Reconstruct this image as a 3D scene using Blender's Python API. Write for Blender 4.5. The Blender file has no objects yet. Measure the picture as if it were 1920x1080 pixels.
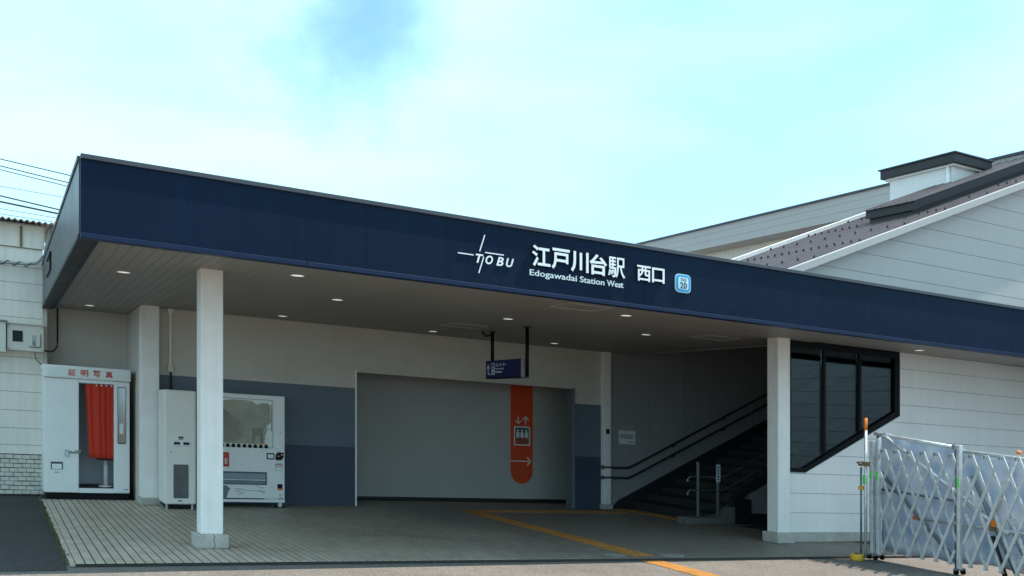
import bpy, bmesh, math, random
from mathutils import Vector
random.seed(7)
R = math.radians
scene = bpy.context.scene
# ------------------------------------------------------------------ camera
# The whole scene is sheared to fit the view, z dropping rightward, verticals upright: Z_SHEAR metres per metre of x.
Z_SHEAR = 0.0628
def W(x, y, z): return Vector((x, y, z - Z_SHEAR * x))
YAW, FPX, HOR = 0.4838, 1838.0, 743.8
cam_d = bpy.data.cameras.new('camera'); cam = bpy.data.objects.new('camera', cam_d)
scene.collection.objects.link(cam); scene.camera = cam
cam.location = W(-0.642, -9.277, 1.501)
cam.rotation_euler = (R(90), 0, -YAW)
cam_d.sensor_width = 36; cam_d.lens = 36 * FPX / 1920
cam_d.shift_y = (HOR - 540) / 1920
cam_d.clip_end = 2000
# ------------------------------------------------------------------ light
SUN_EL, SUN_AZ = R(58), R(9)          # sun over the right end of the facade, a little in front of it
sdir = Vector((math.cos(SUN_EL) * math.cos(SUN_AZ), -math.cos(SUN_EL) * math.sin(SUN_AZ), math.sin(SUN_EL)))
sun_d = bpy.data.lights.new('sun', 'SUN'); sun = bpy.data.objects.new('sun', sun_d); scene.collection.objects.link(sun)
sun_d.energy = 4.8; sun_d.angle = R(0.6); sun_d.color = (1, 0.95, 0.87)
sun.rotation_euler = sdir.to_track_quat('Z', 'Y').to_euler(); sun.location = (10, -4, 20)
world = bpy.data.worlds.new('World'); scene.world = world; world.use_nodes = True
nt = world.node_tree; N = nt.nodes; LK = nt.links; N.clear()
out = N.new('ShaderNodeOutputWorld'); bg = N.new('ShaderNodeBackground'); LK.new(bg.outputs[0], out.inputs[0])
bg.inputs['Strength'].default_value = 0.15
sky = N.new('ShaderNodeTexSky'); sky.sky_type = 'NISHITA'; sky.sun_disc = False
sky.sun_elevation = SUN_EL; sky.sun_rotation = R(90) + SUN_AZ; sky.air_density = 1.0; sky.dust_density = 0.15; sky.ozone_density = 2.0
tc = N.new('ShaderNodeTexCoord')
mp = N.new('ShaderNodeMapping'); mp.inputs['Scale'].default_value = (1, 1, 3.2); LK.new(tc.outputs['Generated'], mp.inputs[0])
nz = N.new('ShaderNodeTexNoise'); nz.inputs['Scale'].default_value = 2.3; nz.inputs['Detail'].default_value = 6; nz.inputs['Roughness'].default_value = 0.5
nz.inputs['Distortion'].default_value = 0.3
LK.new(mp.outputs[0], nz.inputs['Vector'])
cr = N.new('ShaderNodeValToRGB'); cr.color_ramp.elements[0].position = 0.30; cr.color_ramp.elements[0].color = (0.40,) * 3 + (1,)
cr.color_ramp.elements[1].position = 0.62; cr.color_ramp.elements[1].color = (0.94,) * 3 + (1,)
LK.new(nz.outputs[0], cr.inputs[0])
# one gap of clear blue among the thin cloud
a_, b_ = (655 - 960) / FPX, (HOR - 60) / FPX
gap = Vector((math.sin(YAW) + a_ * math.cos(YAW), math.cos(YAW) - a_ * math.sin(YAW), b_)).normalized()
nv = N.new('ShaderNodeTexNoise'); nv.inputs['Scale'].default_value = 7; nv.inputs['Detail'].default_value = 8; nv.inputs['Roughness'].default_value = 0.6; LK.new(tc.outputs['Generated'], nv.inputs['Vector'])
va = N.new('ShaderNodeVectorMath'); va.operation = 'MULTIPLY_ADD'; va.inputs[1].default_value = (0.20,) * 3
LK.new(nv.outputs['Color'], va.inputs[0]); LK.new(tc.outputs['Generated'], va.inputs[2])
vs = N.new('ShaderNodeVectorMath'); vs.operation = 'DISTANCE'; vs.inputs[1].default_value = gap + Vector((0.10,) * 3)
LK.new(va.outputs[0], vs.inputs[0])
mr = N.new('ShaderNodeMapRange'); mr.interpolation_type = 'SMOOTHSTEP'
mr.inputs['From Min'].default_value = 0.005; mr.inputs['From Max'].default_value = 0.125; mr.inputs['To Min'].default_value = 0.24; mr.inputs['To Max'].default_value = 1
LK.new(vs.outputs['Value'], mr.inputs[0])
mul = N.new('ShaderNodeMath'); mul.operation = 'MULTIPLY'; LK.new(cr.outputs[0], mul.inputs[0]); LK.new(mr.outputs[0], mul.inputs[1])
mx = N.new('ShaderNodeMix'); mx.data_type = 'RGBA'; LK.new(mul.outputs[0], mx.inputs['Factor'])
tn = N.new('ShaderNodeVectorMath'); tn.operation = 'MULTIPLY'; tn.inputs[1].default_value = (0.68, 0.98, 1.15); LK.new(sky.outputs[0], tn.inputs[0]); LK.new(tn.outputs[0], mx.inputs['A']); mx.inputs['B'].default_value = (4.2, 6.85, 8.0, 1)
LK.new(mx.outputs['Result'], bg.inputs['Color'])
scene.view_settings.view_transform = 'Standard'; scene.view_settings.look = 'None'
scene.view_settings.exposure = 0.52; scene.view_settings.gamma = 1.0; scene.view_settings.use_curve_mapping = False
scene.cycles.max_bounces = 8; scene.cycles.diffuse_bounces = 4; scene.cycles.transparent_max_bounces = 12
scene.cycles.use_denoising = True

# ------------------------------------------------------------------ materials
def mat(name, col, rough=0.6, var=0.12, scale=3.0, bump=0.0, bscale=60.0, metal=0.0, spec=0.4, streak=0.0, grime=0.0,
        emit=0.0, coat=0.0, speck=0.0, spscale=150.0, speckcol=None):
    m = bpy.data.materials.new(name); m.use_nodes = True
    t = m.node_tree; n = t.nodes; l = t.links
    b = n['Principled BSDF']
    b.inputs['Roughness'].default_value = rough; b.inputs['Metallic'].default_value = metal
    b.inputs['Specular IOR Level'].default_value = spec; b.inputs['Coat Weight'].default_value = coat
    g = n.new('ShaderNodeNewGeometry')
    nz = n.new('ShaderNodeTexNoise'); nz.inputs['Scale'].default_value = scale; nz.inputs['Detail'].default_value = 7; nz.inputs['Roughness'].default_value = 0.6
    l.new(g.outputs['Position'], nz.inputs['Vector'])
    oi = n.new('ShaderNodeObjectInfo')
    r = n.new('ShaderNodeMapRange'); r.inputs['From Min'].default_value = 0.25; r.inputs['From Max'].default_value = 0.75
    r.inputs['To Min'].default_value = 1 - var; r.inputs['To Max'].default_value = 1 + var; l.new(nz.outputs[0], r.inputs[0])
    val = r.outputs[0]
    def times(a, bsock):
        k = n.new('ShaderNodeMath'); k.operation = 'MULTIPLY'; l.new(a, k.inputs[0]); l.new(bsock, k.inputs[1]); return k.outputs[0]
    if streak:
        mpp = n.new('ShaderNodeMapping'); mpp.inputs['Scale'].default_value = (9, 9, 0.5); l.new(g.outputs['Position'], mpp.inputs[0])
        n2 = n.new('ShaderNodeTexNoise'); n2.inputs['Scale'].default_value = 1.6; n2.inputs['Detail'].default_value = 5; l.new(mpp.outputs[0], n2.inputs['Vector'])
        r2 = n.new('ShaderNodeMapRange'); r2.inputs['From Min'].default_value = 0.42; r2.inputs['From Max'].default_value = 0.72
        r2.inputs['To Min'].default_value = 1; r2.inputs['To Max'].default_value = 1 - streak; l.new(n2.outputs[0], r2.inputs[0])
        val = times(val, r2.outputs[0])
    if speck:
        v = n.new('ShaderNodeTexVoronoi'); v.inputs['Scale'].default_value = spscale; l.new(g.outputs['Position'], v.inputs['Vector'])
        sx = n.new('ShaderNodeSeparateColor'); l.new(v.outputs['Color'], sx.inputs[0])
        r3 = n.new('ShaderNodeMapRange'); r3.inputs['To Min'].default_value = 1 - speck; r3.inputs['To Max'].default_value = 1 + speck; l.new(sx.outputs[0], r3.inputs[0])
        val = times(val, r3.outputs[0])
    rgb = n.new('ShaderNodeVectorMath'); rgb.operation = 'SCALE'; rgb.inputs[0].default_value = col; l.new(val, rgb.inputs['Scale'])
    colout = rgb.outputs[0]
    if grime:
        n4 = n.new('ShaderNodeTexNoise'); n4.inputs['Scale'].default_value = 1.1; n4.inputs['Detail'].default_value = 8; n4.inputs['Roughness'].default_value = 0.68; l.new(g.outputs['Position'], n4.inputs['Vector'])
        r4 = n.new('ShaderNodeMapRange'); r4.inputs['From Min'].default_value = 0.5; r4.inputs['From Max'].default_value = 0.8; r4.inputs['To Max'].default_value = grime; l.new(n4.outputs[0], r4.inputs[0])
        mm = n.new('ShaderNodeMix'); mm.data_type = 'RGBA'; l.new(r4.outputs[0], mm.inputs['Factor']); l.new(colout, mm.inputs['A'])
        mm.inputs['B'].default_value = (col[0] * 0.5, col[1] * 0.46, col[2] * 0.4, 1); colout = mm.outputs['Result']
    l.new(colout, b.inputs['Base Color'])
    rr = n.new('ShaderNodeMapRange'); rr.inputs['To Min'].default_value = max(0.03, rough - 0.1); rr.inputs['To Max'].default_value = min(1, rough + 0.1)
    l.new(nz.outputs[0], rr.inputs[0]); l.new(rr.outputs[0], b.inputs['Roughness'])
    if bump:
        nb = n.new('ShaderNodeTexNoise'); nb.inputs['Scale'].default_value = bscale; nb.inputs['Detail'].default_value = 4; l.new(g.outputs['Position'], nb.inputs['Vector'])
        bp = n.new('ShaderNodeBump'); bp.inputs['Strength'].default_value = bump; bp.inputs['Distance'].default_value = 0.01
        l.new(nb.outputs[0], bp.inputs['Height']); l.new(bp.outputs[0], b.inputs['Normal'])
    if emit:
        b.inputs['Emission Color'].default_value = (*col, 1); b.inputs['Emission Strength'].default_value = emit
    return m
M = {}
M['road'] = mat('road', (0.165, 0.140, 0.120), 0.9, 0.14, 1.6, 0.5, 120, speck=0.45, spscale=95, grime=0.45)
M['asphalt'] = mat('asphalt', (0.048, 0.040, 0.036), 0.9, 0.3, 1.3, 0.7, 90, speck=0.6, spscale=80, grime=0.3)
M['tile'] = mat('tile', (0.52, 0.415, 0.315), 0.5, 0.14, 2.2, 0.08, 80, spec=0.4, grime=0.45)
def shade_and_vary_tile():
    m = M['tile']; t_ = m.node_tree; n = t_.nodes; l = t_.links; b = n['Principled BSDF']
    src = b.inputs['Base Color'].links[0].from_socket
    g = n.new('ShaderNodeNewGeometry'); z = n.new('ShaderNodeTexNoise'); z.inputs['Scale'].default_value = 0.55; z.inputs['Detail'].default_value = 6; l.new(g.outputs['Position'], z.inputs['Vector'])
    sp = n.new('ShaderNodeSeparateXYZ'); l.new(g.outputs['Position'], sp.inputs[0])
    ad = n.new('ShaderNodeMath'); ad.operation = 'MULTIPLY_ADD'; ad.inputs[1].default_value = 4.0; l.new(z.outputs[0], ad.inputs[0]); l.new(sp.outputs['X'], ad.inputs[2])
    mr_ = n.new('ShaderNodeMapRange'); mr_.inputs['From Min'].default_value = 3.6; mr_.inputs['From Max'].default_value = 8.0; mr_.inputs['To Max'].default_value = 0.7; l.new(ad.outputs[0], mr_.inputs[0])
    mm = n.new('ShaderNodeMix'); mm.data_type = 'RGBA'; l.new(mr_.outputs[0], mm.inputs['Factor']); l.new(src, mm.inputs['A']); mm.inputs['B'].default_value = (0.088, 0.074, 0.066, 1)  # daylight falloff painted in: tile colour darkens towards the right
    # individual tiles differ a little
    wn = n.new('ShaderNodeTexWhiteNoise'); wn.noise_dimensions = '2D'; vm = n.new('ShaderNodeVectorMath'); vm.operation = 'SNAP'; vm.inputs[1].default_value = (0.0875, 0.19, 1)
    l.new(g.outputs['Position'], vm.inputs[0]); l.new(vm.outputs[0], wn.inputs['Vector'])
    rr = n.new('ShaderNodeMapRange'); rr.inputs['To Min'].default_value = 0.88; rr.inputs['To Max'].default_value = 1.08; l.new(wn.outputs['Value'], rr.inputs[0])
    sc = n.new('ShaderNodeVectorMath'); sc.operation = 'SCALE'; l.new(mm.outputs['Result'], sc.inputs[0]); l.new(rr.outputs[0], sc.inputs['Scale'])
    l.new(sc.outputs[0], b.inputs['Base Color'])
shade_and_vary_tile()
M['grout'] = mat('grout', (0.04, 0.034, 0.03), 0.9, 0.2, 8)
M['concrete'] = mat('concrete', (0.46, 0.42, 0.375), 0.85, 0.18, 7, 0.3, 40, grime=0.5, speck=0.12, spscale=120)
M['cement'] = mat('cement', (0.27, 0.255, 0.24), 0.85, 0.3, 14, 0.2, 60, grime=0.6)
M['navy'] = mat('navy', (0.0052, 0.0150, 0.0375), 0.5, 0.22, 0.7, 0.15, 1.1, spec=0.09, streak=0.2)
M['end_grey'] = mat('end_grey', (0.075, 0.083, 0.095), 0.4, 0.12, 1.5, spec=0.5, streak=0.15)
M['navy_trim'] = mat('navy_trim', (0.008, 0.019, 0.056), 0.45, 0.12, 2, spec=0.2)
M['trim_grey'] = mat('trim_grey', (0.05, 0.055, 0.065), 0.45, 0.15, 4, spec=0.5)
M['white_paint'] = mat('white_paint', (0.91, 0.85, 0.80), 0.55, 0.05, 5, 0.14, 60, streak=0.07, grime=0.16)
M['plaster'] = mat('plaster', (0.61, 0.54, 0.47), 0.8, 0.07, 0.8, 0.12, 70, streak=0.025, grime=0.2)
M['band_up'] = mat('band_up', (0.125, 0.145, 0.175), 0.6, 0.08, 2, 0.08, 70, grime=0.2)
M['band_low'] = mat('band_low', (0.050, 0.060, 0.092), 0.6, 0.10, 2, 0.08, 70, grime=0.2)
M['recess'] = mat('recess', (0.46, 0.425, 0.39), 0.7, 0.06, 0.8, 0.06, 60, streak=0.02, grime=0.15)
M['ceiling'] = mat('ceiling', (0.315, 0.28, 0.25), 0.5, 0.05, 1.2, spec=0.4)
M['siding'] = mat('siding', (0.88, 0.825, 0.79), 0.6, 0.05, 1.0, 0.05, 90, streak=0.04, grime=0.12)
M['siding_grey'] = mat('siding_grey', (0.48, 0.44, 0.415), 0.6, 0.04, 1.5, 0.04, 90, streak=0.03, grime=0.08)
M['siding_left'] = mat('siding_left', (0.80, 0.73, 0.64), 0.7, 0.06, 1.5, 0.05, 90, streak=0.10, grime=0.22)
M['joint'] = mat('joint', (0.12, 0.11, 0.10), 0.9, 0.1)
M['brick'] = mat('brick', (0.62, 0.56, 0.48), 0.8, 0.22, 9, 0.25, 60, grime=0.4)
M['mortar'] = mat('mortar', (0.05, 0.046, 0.042), 0.95, 0.2)
M['stair_wall'] = mat('stair_wall', (0.33, 0.31, 0.30), 0.65, 0.06, 1.5, streak=0.06)
M['stair'] = mat('stair', (0.028, 0.028, 0.029), 0.7, 0.15, 6, speck=0.3, spscale=200)
M['stair_kerb'] = mat('stair_kerb', (0.16, 0.15, 0.14), 0.85, 0.2, 7, 0.3, 40, grime=0.5)
M['dark'] = mat('dark', (0.018, 0.019, 0.022), 0.6, 0.15, 4)
M['black'] = mat('black', (0.005, 0.005, 0.006), 0.45, 0.1, 4, spec=0.15)
M['steel'] = mat('steel', (0.42, 0.43, 0.44), 0.35, 0.12, 10, metal=0.9, spec=0.5)
M['galv'] = mat('galv', (0.66, 0.67, 0.67), 0.45, 0.22, 14, metal=0.45, spec=0.5, grime=0.3)
M['galv_dull'] = mat('galv_dull', (0.20, 0.22, 0.24), 0.55, 0.25, 12, metal=0.5, grime=0.35)
M['rail_dark'] = mat('rail_dark', (0.022, 0.024, 0.028), 0.4, 0.15, 6, spec=0.5)
M['roof'] = mat('roof', (0.060, 0.040, 0.038), 0.42, 0.16, 3, spec=0.5, streak=0.1)
M['rib'] = mat('rib', (0.20, 0.155, 0.15), 0.35, 0.18, 3, spec=0.6)  # lighter than the roof sheet: sun glint put into the rib colour
M['brown'] = mat('brown', (0.030, 0.023, 0.025), 0.5, 0.12, 3, spec=0.4)
M['booth'] = mat('booth', (0.86, 0.83, 0.80), 0.45, 0.05, 2.5, spec=0.45, grime=0.22)
M['booth_head'] = mat('booth_head', (0.76, 0.78, 0.74), 0.35, 0.04, 3)
M['booth_in'] = mat('booth_in', (0.66, 0.68, 0.70), 0.6, 0.06, 3)
M['curtain'] = mat('curtain', (0.58, 0.040, 0.017), 0.85, 0.10, 30, 0.1, 400)
M['red_print'] = mat('red_print', (0.56, 0.05, 0.03), 0.5, 0.05)
M['vend'] = mat('vend', (0.84, 0.80, 0.76), 0.4, 0.04, 3, spec=0.45, grime=0.10)
M['vend_warm'] = mat('vend_warm', (0.82, 0.75, 0.67), 0.45, 0.05, 3, grime=0.15)
M['display'] = mat('display', (0.40, 0.355, 0.28), 0.6, 0.30, 3.2)
M['grey_panel'] = mat('grey_panel', (0.10, 0.098, 0.095), 0.4, 0.3, 9, spec=0.5)
M['chute'] = mat('chute', (0.13, 0.165, 0.185), 0.25, 0.2, 6, spec=0.6)
M['orange'] = mat('orange', (0.72, 0.075, 0.014), 0.6, 0.06, 3)
M['orange_tip'] = mat('orange_tip', (0.85, 0.22, 0.03), 0.5, 0.06)
M['print_white'] = mat('print_white', (0.75, 0.74, 0.72), 0.6, 0.04)
M['print_dark'] = mat('print_dark', (0.05, 0.05, 0.055), 0.6, 0.04)
M['letter'] = mat('letter', (0.88, 0.89, 0.88), 0.35, 0.02)
M['letter_side'] = mat('letter_side', (0.03, 0.035, 0.05), 0.4, 0.05)
M['badge_blue'] = mat('badge_blue', (0.03, 0.33, 0.60), 0.35, 0.03)
M['badge_pale'] = mat('badge_pale', (0.60, 0.80, 0.87), 0.35, 0.03)
M['sign_blue'] = mat('sign_blue', (0.006, 0.009, 0.10), 0.4, 0.05)
M['sign_print'] = mat('sign_print', (0.62, 0.72, 0.80), 0.5, 0.03)
M['sign_end'] = mat('sign_end', (0.34, 0.29, 0.28), 0.5, 0.05)
M['yellow_tile'] = mat('yellow_tile', (0.46, 0.195, 0.04), 0.75, 0.18, 6, 0.1, 80, grime=0.5)
M['yellow'] = mat('yellow', (0.72, 0.42, 0.03), 0.5, 0.1, 8, grime=0.3)
M['green'] = mat('green', (0.12, 0.70, 0.12), 0.5, 0.05)
M['lamp'] = mat('lamp', (0.95, 0.94, 0.90), 0.5, 0.0, emit=0.45)
M['lamp_rim'] = mat('lamp_rim', (0.5, 0.48, 0.44), 0.5, 0.05)
M['wire'] = mat('wire', (0.02, 0.02, 0.022), 0.6, 0.1)
M['conduit'] = mat('conduit', (0.34, 0.32, 0.28), 0.6, 0.1, 6)
M['box_metal'] = mat('box_metal', (0.66, 0.61, 0.53), 0.5, 0.06, 4, grime=0.25)
M['rust'] = mat('rust', (0.22, 0.14, 0.07), 0.8, 0.2, 10)
M['meter_glass'] = mat('meter_glass', (0.008, 0.011, 0.022), 0.25, 0.05, spec=0.2)
M['mirror'] = mat('mirror', (0.22, 0.22, 0.22), 0.06, 0.02, metal=1.0)
M['moss'] = mat('moss', (0.075, 0.070, 0.028), 0.9, 0.35, 20)
M['leaf'] = mat('leaf', (0.035, 0.055, 0.018), 0.6, 0.35, 20)
M['bark'] = mat('bark', (0.05, 0.04, 0.03), 0.9, 0.2, 20)
def glass_mat(name, tint, gloss, rough):
    m = bpy.data.materials.new(name); m.use_nodes = True; t = m.node_tree; n = t.nodes; l = t.links
    n.remove(n['Principled BSDF']); o = n['Material Output']
    tr = n.new('ShaderNodeBsdfTransparent'); tr.inputs[0].default_value = (*tint, 1)
    gl = n.new('ShaderNodeBsdfGlossy'); gl.inputs['Roughness'].default_value = rough; gl.inputs[0].default_value = (1, 1, 1, 1)
    fr = n.new('ShaderNodeFresnel'); fr.inputs['IOR'].default_value = 1.45
    k = n.new('ShaderNodeMath'); k.operation = 'MULTIPLY'; k.inputs[1].default_value = gloss; l.new(fr.outputs[0], k.inputs[0])
    mi = n.new('ShaderNodeMixShader'); l.new(k.outputs[0], mi.inputs[0]); l.new(tr.outputs[0], mi.inputs[1]); l.new(gl.outputs[0], mi.inputs[2])
    l.new(mi.outputs[0], o.inputs['Surface']); return m
M['glass'] = glass_mat('glass', (0.33, 0.40, 0.42), 0.75, 0.015)
def tarp_mat():
    m = bpy.data.materials.new('tarp'); m.use_nodes = True; t = m.node_tree; n = t.nodes; l = t.links
    b = n['Principled BSDF']; b.inputs['Roughness'].default_value = 0.55
    g = n.new('ShaderNodeNewGeometry'); z = n.new('ShaderNodeTexNoise'); z.inputs['Scale'].default_value = 3.5; z.inputs['Detail'].default_value = 8; l.new(g.outputs['Position'], z.inputs['Vector'])
    c = n.new('ShaderNodeValToRGB'); c.color_ramp.elements[0].position = 0.3; c.color_ramp.elements[0].color = (0.34, 0.44, 0.57, 1)
    c.color_ramp.elements[1].position = 0.7; c.color_ramp.elements[1].color = (0.66, 0.70, 0.75, 1)
    l.new(z.outputs[0], c.inputs[0]); l.new(c.outputs[0], b.inputs['Base Color'])
    tl = n.new('ShaderNodeBsdfTranslucent'); l.new(c.outputs[0], tl.inputs[0])
    bp = n.new('ShaderNodeBump'); bp.inputs['Strength'].default_value = 0.6; bp.inputs['Distance'].default_value = 0.03; l.new(z.outputs[0], bp.inputs['Height']); l.new(bp.outputs[0], b.inputs['Normal'])
    mi = n.new('ShaderNodeMixShader'); mi.inputs[0].default_value = 0.3
    l.new(b.outputs[0], mi.inputs[1]); l.new(tl.outputs[0], mi.inputs[2]); l.new(mi.outputs[0], n['Material Output'].inputs['Surface']); return m
M['tarp'] = tarp_mat()

# ------------------------------------------------------------------ mesh helpers (coordinates: x along facade, y into building, z above floor)
COL = scene.collection
ORG = {}
def tag(o, label=None, cat=None, group=None, kind=None):
    if label: o['label'] = label
    if cat: o['category'] = cat
    if group: o['group'] = group
    if kind: o['kind'] = kind
    return o
def thing(name, label, cat, loc, group=None):
    o = bpy.data.objects.new(name, None); COL.objects.link(o); o.location = W(*loc); o.empty_display_size = 0.1
    ORG[o.name] = Vector(loc); return tag(o, label, cat, group)
class B:
    def __init__(s): s.v = []; s.f = []; s.sm = []
    def mesh(s, vs, fs, smooth=False):
        k = len(s.v); s.v += [tuple(p) for p in vs]
        for f in fs: s.f.append([i + k for i in f]); s.sm.append(smooth)
        return s
    def box(s, x0, x1, y0, y1, z0, z1):
        v = [(x0, y0, z0), (x1, y0, z0), (x1, y1, z0), (x0, y1, z0), (x0, y0, z1), (x1, y0, z1), (x1, y1, z1), (x0, y1, z1)]
        return s.mesh(v, [(0, 3, 2, 1), (4, 5, 6, 7), (0, 1, 5, 4), (1, 2, 6, 5), (2, 3, 7, 6), (3, 0, 4, 7)])
    def prism(s, poly, a0, a1, axis='y', smooth=False):
        n = len(poly); mk = {'y': lambda p, a: (p[0], a, p[1]), 'x': lambda p, a: (a, p[0], p[1]), 'z': lambda p, a: (p[0], p[1], a)}[axis]
        v = [mk(p, a0) for p in poly] + [mk(p, a1) for p in poly]
        s.mesh(v, [list(range(n)), list(range(2 * n - 1, n - 1, -1))])
        k = len(s.v) - 2 * n
        for i in range(n): s.f.append([k + i, k + (i + 1) % n, k + n + (i + 1) % n, k + n + i]); s.sm.append(smooth)
        return s
    def tube(s, pts, r, n=8, closed_caps=True, r2=None):
        P = [Vector(p) for p in pts]; rings = []
        up0 = Vector((0, 0, 1))
        for i, p in enumerate(P):
            d = (P[min(i + 1, len(P) - 1)] - P[max(i - 1, 0)]).normalized()
            u = up0 if abs(d.z) < 0.95 else Vector((1, 0, 0))
            a = d.cross(u).normalized(); b = a.cross(d)
            rr = r if r2 is None else r + (r2 - r) * i / (len(P) - 1)
            rings.append([p + (a * math.cos(2 * math.pi * k / n) + b * math.sin(2 * math.pi * k / n)) * rr for k in range(n)])
        k0 = len(s.v)
        for ring in rings: s.v += [tuple(q) for q in ring]
        for i in range(len(P) - 1):
            for k in range(n):
                s.f.append([k0 + i * n + k, k0 + i * n + (k + 1) % n, k0 + (i + 1) * n + (k + 1) % n, k0 + (i + 1) * n + k]); s.sm.append(True)
        if closed_caps:
            s.f.append([k0 + k for k in range(n)][::-1]); s.sm.append(False)
            s.f.append([k0 + (len(P) - 1) * n + k for k in range(n)]); s.sm.append(False)
        return s
    def data(s, name, m, org):
        me = bpy.data.meshes.new(name); o = Vector(org)
        me.from_pydata([(p[0] - o.x, p[1] - o.y, p[2] - o.z - Z_SHEAR * (p[0] - o.x)) for p in s.v], [], s.f)
        me.polygons.foreach_set('use_smooth', s.sm)
        bm = bmesh.new(); bm.from_mesh(me); bmesh.ops.recalc_face_normals(bm, faces=bm.faces); bm.to_mesh(me); bm.free()
        me.materials.append(M[m]); return me
    def build(s, name, m, parent=None, org=None, bevel=0):
        if parent is not None: org = ORG[parent.name]
        elif org is None: org = s.v[0]
        me = s.data(name, m, org); o = bpy.data.objects.new(name, me); COL.objects.link(o)
        if parent is not None: o.parent = parent
        else: o.location = W(*org)
        ORG[o.name] = Vector(org)
        if bevel:
            bv = o.modifiers.new('bevel', 'BEVEL'); bv.width = bevel; bv.segments = 2; bv.limit_method = 'ANGLE'; bv.angle_limit = R(50)
        return o
def bx(*a): return B().box(*a)
def clone(o, parent, loc_b, base):
    """another object sharing o's mesh, shifted from building point base to loc_b, child of parent"""
    c = o.copy(); COL.objects.link(c); c.parent = parent
    d = Vector(loc_b) - Vector(base); c.location = o.location + Vector((d.x, d.y, d.z - Z_SHEAR * d.x)); return c
def rrect(x0, x1, z0, z1, r, n=5):
    p = []
    for cx, cz, a in ((x1 - r, z1 - r, 0), (x0 + r, z1 - r, 90), (x0 + r, z0 + r, 180), (x1 - r, z0 + r, 270)):
        for i in range(n + 1): t = R(a + 90 * i / n); p.append((cx + r * math.cos(t), cz + r * math.sin(t)))
    return p
def circ(cx, cz, r, n=20): return [(cx + r * math.cos(2 * math.pi * i / n), cz + r * math.sin(2 * math.pi * i / n)) for i in range(n)]
def ring_prism(o, i, y0, y1):
    """frame between outer and inner outline (same vertex count), in xz, from y0 (front) to y1"""
    n = len(o); b = B(); v = [(p[0], y, p[1]) for y in (y0, y1) for q in (o, i) for p in q]
    f = []
    for k in range(n):
        j = (k + 1) % n
        f += [(k, j, n + j, n + k), (2 * n + k, 3 * n + k, 3 * n + j, 2 * n + j), (k, 2 * n + k, 2 * n + j, j), (n + k, n + j, 3 * n + j, 3 * n + k)]
    return b.mesh(v, f)
def text_mesh(body, offset=0.0, extrude=0.0, shear=0.0):
    c = bpy.data.curves.new('t', 'FONT'); c.body = body; c.offset = offset; c.extrude = extrude; c.shear = shear; c.resolution_u = 3
    o = bpy.data.objects.new('t', c); COL.objects.link(o); bpy.context.view_layer.update()
    e = o.evaluated_get(bpy.context.evaluated_depsgraph_get()); m = e.to_mesh()
    vs = [v.co.copy() for v in m.vertices]; fs = [list(p.vertices) for p in m.polygons]; e.to_mesh_clear()
    bpy.data.objects.remove(o); bpy.data.curves.remove(c); return vs, fs
def text(name, body, m, parent, rect, y, depth=0.004, offset=0.0, shear=0.0, plane='xz'):
    """text filling rect = (x0, x1, z0, z1), its back on plane y, standing depth proud towards the viewer"""
    vs, fs = text_mesh(body, offset, 0.5, shear)
    ax = [v.x for v in vs]; ay = [v.y for v in vs]; mnx, mxx, mny, mxy = min(ax), max(ax), min(ay), max(ay)
    x0, x1, z0, z1 = rect; q = []
    for v in vs:
        a = x0 + (v.x - mnx) / (mxx - mnx) * (x1 - x0); b = z0 + (v.y - mny) / (mxy - mny) * (z1 - z0); d = y - depth * (v.z + 0.5)
        q.append((a, d, b) if plane == 'xz' else (d, a, b))
    return B().mesh(q, fs).build(name, m, parent)

# ------------------------------------------------------------------ setting: ground
tag(B().mesh([(-150, -150, -0.035), (150, -150, -0.035), (150, 150, -0.035), (-150, 150, -0.035)], [(0, 1, 2, 3)]).build('road', 'road', org=(0, 0, 0)), kind='structure')
edge = []
x = -0.075
while x > -9: edge.append((x, 0.44 + 0.06 * x * 0.3 + random.uniform(-0.02, 0.02))); x -= random.uniform(0.03, 0.09)
poly = [(-0.075, 7.9)] + edge + [(-9, 7.9)]
b = B().mesh([(p[0], p[1], -0.030) for p in poly], [list(range(len(poly)))])
tag(b.build('asphalt_patch', 'asphalt', org=(-1, 3, 0)), kind='structure')
# tiled floor: grout bed, edging, tiles
def yfront(x): return 0.61 - 0.038 * max(0, x)
FX1 = 13.2
poly = [(-0.04, yfront(0)), (FX1, yfront(FX1)), (FX1, 8.3), (-0.04, 8.3)]
floor = B().prism(poly, -0.2, -0.004, 'z').build('entrance_floor', 'grout', org=(0, 0, 0)); tag(floor, kind='structure')
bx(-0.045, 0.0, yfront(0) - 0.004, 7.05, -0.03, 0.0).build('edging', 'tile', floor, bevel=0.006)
TW, TL = 0.0875, 0.19
tm = B(); g = 0.0055; gl = 0.0028; c = 0.003
tm.mesh([(g, gl, -0.004), (TW - g, gl, -0.004), (TW - g, TL - gl, -0.004), (g, TL - gl, -0.004),
         (g + c, gl + c, 0), (TW - g - c, gl + c, 0), (TW - g - c, TL - gl - c, 0), (g + c, TL - gl - c, 0)],
        [(4, 5, 6, 7), (0, 1, 5, 4), (1, 2, 6, 5), (2, 3, 7, 6), (3, 0, 4, 7)])
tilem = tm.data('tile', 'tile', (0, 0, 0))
spots = []
for i in range(int(FX1 / TW)):
    x = i * TW; y0 = yfront(x) + 0.004
    for j in range(38):
        y = y0 + j * TL
        if y > 6.5 and not (x < 1.25 and y < 7.0) and not (4.6 < x < 11 and y < 7.75): continue
        if x > 9.65 and y > 1.6 and y < 3.8 and x > 10.5: continue
        spots.append((x, y))
cx, cy = -0.642, -9.277
spots.sort(key=lambda s: (s[0] - cx) ** 2 + (s[1] - cy) ** 2)
vis = [s for s in spots if s[0] < 11]
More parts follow.
